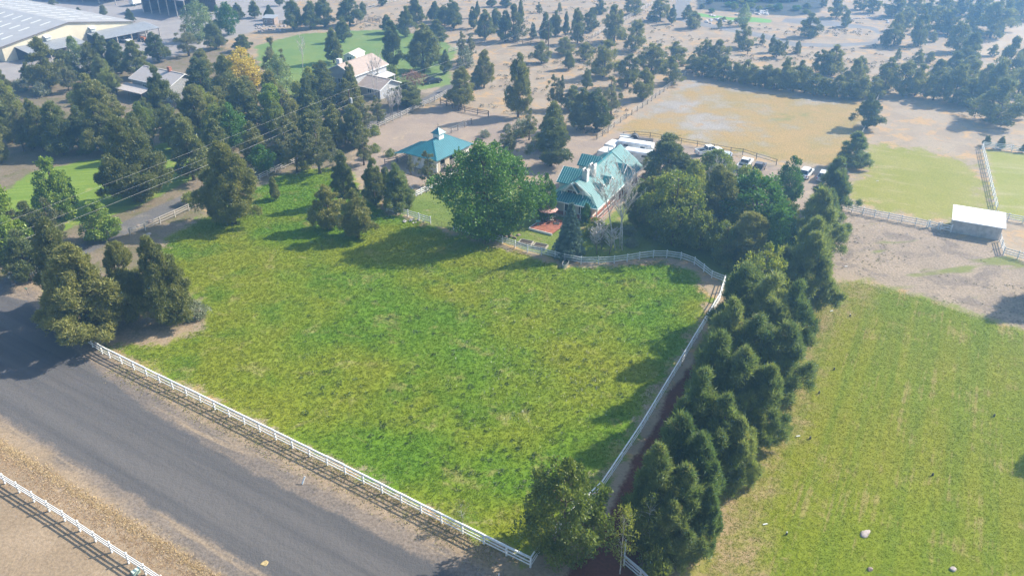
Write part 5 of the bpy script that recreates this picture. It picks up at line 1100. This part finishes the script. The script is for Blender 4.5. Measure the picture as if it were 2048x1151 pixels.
def trailer(px, ang, L, W, h, label, z0=.45, m=WHITEW, round_=True):
    f = Frame(G(*px), ang); t = thing('trailer', label, 'trailer', f(0, 0)); b = MB()
    pr = [(-W/2, z0), (W/2, z0), (W/2, h-.18), (W/2-.2, h), (-W/2+.2, h), (-W/2, h-.18)]
    b.hexa([f(-L/2, y, z) for y, z in pr], [f(L/2, y, z) for y, z in pr]); b.build('box', m, t)
    for k in range(int(L/1.2)): q = MB(); a = -L/2+.6+k*1.2; f.box(q, a-.03, a+.03, -W/2-.02, -W/2-.002, z0+.1, h-.25); q.build('rib', WHITEW, t)
    for x in (-.45, .45):
        for s in (-1, 1): wheel(t, f(x-.3, s*(W/2-.02), .36), f.v)
    MB().bar(f(L/2, 0, z0+.05), f(L/2+1.3, 0, z0+.05), .12, .1).build('hitch', DARKP, t); MB().bar(f(L/2+1.1, 0, 0), f(L/2+1.1, 0, z0), .07, .07).build('jack', DARKP, t)
    for s in (-1, 1): q = MB(); f.box(q, -L/2-.03, -L/2, s*.7-.1, s*.7+.1, z0+.2, z0+.45); q.build('tail_light', TAIL, t)
    for x in (-L/4, L/4): q = MB(); f.box(q, x-.45, x+.45, -W/2-.03, -W/2-.003, h-.95, h-.5); q.build('window', GLASS, t)
trailer((1270, 310), R(-25), 7.0, 2.4, 2.9, 'long white horse trailer parked behind the house')
trailer((1276, 325), R(-25), 5.5, 2.4, 2.6, 'second white trailer tight behind the green roof')
trailer((1224, 306), R(58), 3.4, 2.2, 2.3, 'short white trailer just beyond the house wing')
trailer((1209, 318), R(58), 3.0, 2.1, 2.1, 'smallest white trailer nearest the house wing')
f = Frame(G(1253, 280), R(-15)); t = thing('tilt_trailer', 'low white flat trailer beside the pipe fence', 'trailer', f(0, 0)); b = MB(); f.box(b, -1.5, 1.5, -.8, .8, .55, .72); b.build('bed', WHITE, t)
for y in (-.8, .8): q = MB(); f.box(q, -1.5, 1.5, y-.03, y+.03, .72, 1.0); q.build('side', WHITE, t)
for y in (-.9, .9): wheel(t, f(0, y, .33), f.v, .33, .2)
f = Frame(G(1268.5, 281), R(-15)); t = thing('bale_feeder', 'dark arched hay feeder between two flat trailers', 'feeder', f(0, 0)); b = MB(); n = 9
ar_ = [(1.0*math.cos(math.pi*k/n), 1.5*math.sin(math.pi*k/n)) for k in range(n+1)]
b.hexa([f(x, -.7, z) for x, z in ar_], [f(x, .7, z) for x, z in ar_]); b.build('shell', mat('black_plastic', (.03, .03, .033), .6), t)
b = MB()
for k in range(n): b.bar(f(ar_[k][0]*1.02, -.72, ar_[k][1]*1.02), f(ar_[k+1][0]*1.02, -.72, ar_[k+1][1]*1.02), .05, .08)
b.build('rim', GREYW, t)
f = Frame(G(1285, 284), R(-12)); t = thing('tilt_trailer', 'low dark flat trailer beside the arched feeder', 'trailer', f(0, 0)); b = MB(); f.box(b, -2.2, 2.2, -.8, .8, .5, .68); b.build('bed', DARKP, t)
for y in (-.8, .8): MB().bar(f(-2.2, y, .95), f(2.2, y, .95), .05, .06).build('side_rail', DARKP, t)
for y in (-.9, .9): wheel(t, f(0, y, .33), f.v, .33, .2)
# tractor by the arena lean-to
f = Frame(G(284, 82), R(-30)); t = thing('tractor', 'small orange tractor with loader at the arena lean-to', 'tractor', f(0, 0)); OR = mat('orange_paint', (.45, .16, .05), .4)
q = MB(); f.box(q, -.2, 1.7, -.35, .35, .7, 1.3); q.build('hood', OR, t); q = MB(); f.box(q, -1.0, -.2, -.5, .5, .7, 1.1); q.build('seat_deck', DARKP, t)
MB().bar(f(-.9, -.5, 1.1), f(-.9, -.5, 2.2), .08, .08).build('roll_bar', DARKP, t); MB().bar(f(-.9, .5, 1.1), f(-.9, .5, 2.2), .08, .08).build('roll_bar', DARKP, t); MB().bar(f(-.9, -.5, 2.2), f(-.9, .5, 2.2), .08, .08).build('roll_bar', DARKP, t)
for y in (-.7, .7): wheel(t, f(-.6, y, .62), f.v, .62, .35); wheel(t, f(1.3, y*.85, .38), f.v, .38, .25)
for y in (-.45, .45): MB().bar(f(.2, y, 1.2), f(2.2, y, .4), .08, .1).build('loader_arm', OR, t)
q = MB(); f.box(q, 2.1, 2.5, -.8, .8, .12, .6); q.build('bucket', OR, t)
f = Frame(G(277, 10), R(60)); t = thing('box_truck', 'white box truck between the brown barns', 'truck', f(0, 0)); q = MB(); f.box(q, -3, 1.6, -1.15, 1.15, .8, 3.2); q.build('cargo_box', WHITE, t); q = MB(); f.box(q, 1.7, 3.2, -1.05, 1.05, .5, 2.3); q.build('cab', WHITE, t)
q = MB(); f.box(q, 3.18, 3.22, -.95, .95, 1.4, 2.1); q.build('windscreen', GLASS, t)
for x in (-2, 2.4):
    for y in (-1.0, 1.0): wheel(t, f(x, y, .45), f.v, .45, .3)

# ------------------------------------------------------------------ power pole and wires
PH = 9.2; pb = GV(697, 181, PH); pole = thing('utility_pole', 'brown utility pole with grey transformer can beside the birch', 'pole', (pb.x, pb.y, 0)); p0 = Vector((pb.x, pb.y, 0))
MB().tube([p0, p0+Vector((0, 0, PH))], [.17, .11], 10).build('pole', mat('pole_wood', (.17, .10, .065), .9, .25, 3), pole)
MB().tube([p0+Vector((.34, -.1, 6.5)), p0+Vector((.34, -.1, 7.6))], .26, 12).build('transformer', mat('transformer_grey', (.52, .54, .55), .5), pole)
MB().bar(p0+Vector((.1, 0, 7.0)), p0+Vector((.3, -.08, 7.0)), .08, .1).build('bracket', DARKP, pole); MB().tube([p0+Vector((0, 0, PH)), p0+Vector((0, 0, PH+.2))], .05, 6).build('insulator', WHITEW, pole)
MB().tube([p0+Vector((-.13, -.1, .1)), p0+Vector((-.12, -.08, 5.5))], .04, 6).build('conduit', WHITEW, pole)
def far_pole(x, ytop, label):
    b = GV(x, ytop, PH); r = thing('utility_pole', label, 'pole', (b.x, b.y, 0)); q = Vector((b.x, b.y, 0)); MB().tube([q, q+Vector((0, 0, PH))], [.17, .11], 8).build('pole', mat('pole_wood', (.17, .10, .065), .9, .25, 3), r)
    MB().tube([q+Vector((0, 0, PH)), q+Vector((0, 0, PH+.2))], .05, 6).build('insulator', WHITEW, r); return q
pl = far_pole(-190, 520, 'utility pole at the road carrying the wires over the driveway'); pr_ = far_pole(1098, 40, 'distant utility pole among the scrub junipers')
WIRE = mat('wire', (.38, .36, .35), .5, .1, 1)
def wire(a, b, sag, r_, label, parts=24):
    pts = [a.lerp(b, k/parts)-Vector((0, 0, sag*4*(k/parts)*(1-k/parts))) for k in range(parts+1)]
    tag(MB().tube(pts, r_, 5).build('overhead_wire', WIRE, loc=a), label, 'wire')
Z = lambda p, z: p+Vector((0, 0, z))
wire(Z(pl, PH+.15), Z(p0, PH+.15), .35, .010, 'topmost power wire crossing the striped lawn to the road'); wire(Z(pl, 7.2), Z(p0, 7.4), .35, .010, 'middle wire crossing the striped lawn to the road'); wire(Z(pl, 6.0), Z(p0, 6.3), .5, .015, 'thick lowest cable sagging over the gravel drive')
wire(Z(p0, PH+.15), Z(pr_, PH+.15), 1.6, .014, 'topmost wire running from the transformer pole to the scrub'); wire(Z(p0, 7.4), Z(pr_, 7.4), 1.8, .013, 'lower wire running from the transformer pole to the scrub')

# ------------------------------------------------------------------ small things
def rock(px, r_, label, m, seed, sq=(1, .8, .5), name='boulder', group=None):
    rr = random.Random(seed); bm = bmesh.new(); bmesh.ops.create_icosphere(bm, subdivisions=3, radius=1)
    ax = [Vector((rr.gauss(0, 1), rr.gauss(0, 1), rr.gauss(0, 1))).normalized() for _ in range(9)]; cut = [rr.uniform(.55, .9) for _ in ax]
    for v in bm.verts:
        for a, c in zip(ax, cut):
            d = v.co.dot(a)
            if d > c: v.co -= a*(d-c)*.9
        v.co *= 1+rr.uniform(-.03, .03)
        v.co = Vector((v.co.x*sq[0]*r_, v.co.y*sq[1]*r_, v.co.z*sq[2]*r_+sq[2]*r_*.25)); v.co.z = max(v.co.z, -.03)
    me = bpy.data.meshes.new(name); bm.to_mesh(me); bm.free(); me.materials.append(m); o = link(bpy.data.objects.new(name, me)); o.location = GV(*px); o.rotation_euler.z = rr.uniform(0, 6); return tag(o, label, 'rock', group)
STONE = mat('stone', (.40, .34, .31), .9, .3, 3, .6); LAVA = mat('lava_stone', (.24, .18, .15), .9, .35, 3, .6)
rock((1731, 1066), .7, 'flat grey boulder lying in the mown field', STONE, 5, (1, .55, .26))
rock((1906, 1138), .35, 'small stone near the field boulder', STONE, 3); rock((1740, 1048+90), .3, 'small dark stone in the mown grass', LAVA, 4)
rock((295, 470), .7, 'flat boulder beside the driveway fence post', STONE, 6, (1, .8, .35))
rock((300, 443), .5, 'reddish boulder behind the driveway fence', LAVA, 7); rock((276, 451), .45, 'low reddish boulder among drive side plants', LAVA, 8)
for k in range(9): rock((985+k*6+(k % 3)*2, 468+(k*7 % 5)*2), .45, 'lava boulder in the bed under the big maple', LAVA, 20+k, group='boulders under the big maple')
for k in range(36):
    rx = random.Random(k).uniform; rock((rx(1405, 1475), rx(30, 48)) if k < 18 else (rx(1505, 1535), rx(20, 30)), rx(.5, 1.1), 'pale boulder in the rock garden edging the estate lawn', mat('pale_stone', (.50, .46, .43), .9, .25, 2, .4), 60+k, group='rock garden boulders')
for k in range(44):
    rx = random.Random(k+500).uniform; rock((rx(512, 570), rx(52, 64)), rx(.4, .9), 'stone of the riprap bank beside the gravel yard', STONE, 120+k, group='riprap stones')
for k in range(22):
    a = k/22*math.pi*1.2-.3; rock((1735+42*math.cos(a), 44-7*math.sin(a)), .5, 'block of the curved stone wall near the estate drive', mat('pale_stone', (.50, .46, .43), .9, .25, 2, .4), 220+k, (1.3, .7, .6), group='curved stone wall blocks')
# sign post, marker, utility box, pipe, sprinklers
c = GV(27, 568); t = thing('sign_post', 'rough log post carrying a white number plate at the driveway mouth', 'sign', c); MB().tube([c, c+Vector((-.05, 0, 1.9))], [.2, .16], 10).build('log', WOOD, t); MB().box(c+Vector((-.05, -.22, 1.35)), (.55, .04, .4)).build('plate', WHITE, t); rock((27, 569), .35, 'stone at the foot of the log sign post', STONE, 41)
c = GV(57, 588); t = thing('marker_post', 'small green marker plate on a thin stake beside the driveway', 'marker', c); MB().bar(c, c+Vector((-.1, 0, .9)), .04, .04).build('stake', DARKP, t); MB().box(c+Vector((-.1, 0, .95)), (.28, .04, .14)).build('plate', mat('green_plate', (.1, .45, .3), .5), t)
c = GV(273, 1146); t = thing('utility_box', 'pale green utility box beside the vinyl fence', 'utility box', c); MB().box(c+Vector((0, 0, .2)), (.36, .62, .4), R(-40)).build('cabinet', mat('box_green', (.42, .56, .45), .5), t); MB().box(c+Vector((0, 0, .42)), (.42, .68, .05), R(-40)).build('lid', mat('box_lid', (.55, .68, .55), .5), t)
c = GV(607, 966); a = R(50); t = thing('road_reflector', 'white delineator post lying tilted on the road verge', 'post', c); MB().bar(c+Vector((-.1, -.15, .05)), c+Vector((.18, .22, .75)), .16, .05).build('paddle', WHITE, t); MB().bar(c+Vector((-.14, -.2, -.02)), c+Vector((-.1, -.15, .06)), .1, .05).build('foot', DARKP, t)
c = GV(996, 1160); t = thing('road_reflector', 'white delineator post at the fence corner with a thin stake', 'post', c); MB().bar(c, c+Vector((.1, .1, .8)), .16, .05).build('paddle', WHITE, t); MB().bar(c+Vector((.5, .3, 0)), c+Vector((.5, .3, 1.0)), .03, .03).build('stake', DARKP, t)
for k, (x, y) in enumerate(((1663, 622), (1632, 731), (1596, 872), (1530, 1048), (1755, 362), (1692, 533))):
    c = GV(x, y); tag(MB().tube([c+Vector((-.22, -.05, .06)), c+Vector((.22, .05, .06))], .06, 8).build('irrigation_pipe', WHITE, loc=c), 'short white irrigation pipe lying in the field grass', 'pipe', 'irrigation pipe pieces')
for k, (x, y) in enumerate(((1700, 632), (1573, 1068), (1668, 739), (1620, 877), (1865, 950), (1988, 832), (1638, 786))):
    c = GV(x, y); t = thing('irrigation_riser', 'dark irrigation riser standing in the mown grass', 'riser', c, 0, 'irrigation risers'); MB().tube([c, c+Vector((0, 0, .28))], .10, 8).build('riser', DARKP, t); MB().tube([c+Vector((0, 0, .28)), c+Vector((0, 0, .36))], .06, 8).build('head', WHITEW if k < 2 else DARKP, t)
c = GV(529, 1126); mb = MB()
tag(mb.hexa([c+Vector((.32*math.cos(k*.7)*(1+.3*(k % 2)), .24*math.sin(k*.7)*(1+.3*(k % 3)), .012)) for k in range(9)], [c+Vector((.28*math.cos(k*.7)*(1+.3*(k % 2)), .2*math.sin(k*.7)*(1+.3*(k % 3)), .05)) for k in range(9)]).build('leaf_litter', mat('litter', (.45, .34, .16), .9, .3, 8), loc=c), 'small pile of yellow leaves on the asphalt', 'litter')
c = GV(563+250, 448); t = thing('rubble_pile', 'low heap of pale bricks in the pasture below the fence corner', 'rubble', GV(822, 443))
for k in range(14):
    rr = random.Random(k); p = GV(822, 443)+Vector((rr.gauss(0, .9), rr.gauss(0, .35), .06+.05*(k % 3))); MB().box(p, (.4, .2, .12), rr.uniform(0, 3)).build('brick', mat('pale_brick', (.5, .47, .46), .9), t)
f = Frame(G(958, 279), 0); tag(MB().tube([GV(951, 279)+Vector((0, 0, .18)), GV(966, 281)+Vector((0, 0, .18))], .17, 8).build('log', WOOD, loc=GV(951, 279)), 'log lying in the arena dirt behind the stable', 'log')

# ------------------------------------------------------------------ haze
mb = MB(); mb.hexa([(-1180, -580, -1.0), (1180, -580, -1.0), (1180, 1400, -1.0), (-1180, 1400, -1.0)], [(-1180, -580, 59.5), (1180, -580, 59.5), (1180, 1400, 59.5), (-1180, 1400, 59.5)])
hm = bpy.data.materials.new('haze'); hm.use_nodes = True; ht_ = hm.node_tree; ht_.nodes.clear()
vo = ht_.nodes.new('ShaderNodeVolumePrincipled'); ou = ht_.nodes.new('ShaderNodeOutputMaterial'); vo.inputs['Density'].default_value = HAZE_DENSITY; vo.inputs['Color'].default_value = (.26, .55, 1.0, 1); vo.inputs['Anisotropy'].default_value = .68
ht_.links.new(vo.outputs[0], ou.inputs['Volume'])
tag(mb.build('haze', hm), 'thin blue smoky haze over the whole valley', 'haze', kind='stuff')
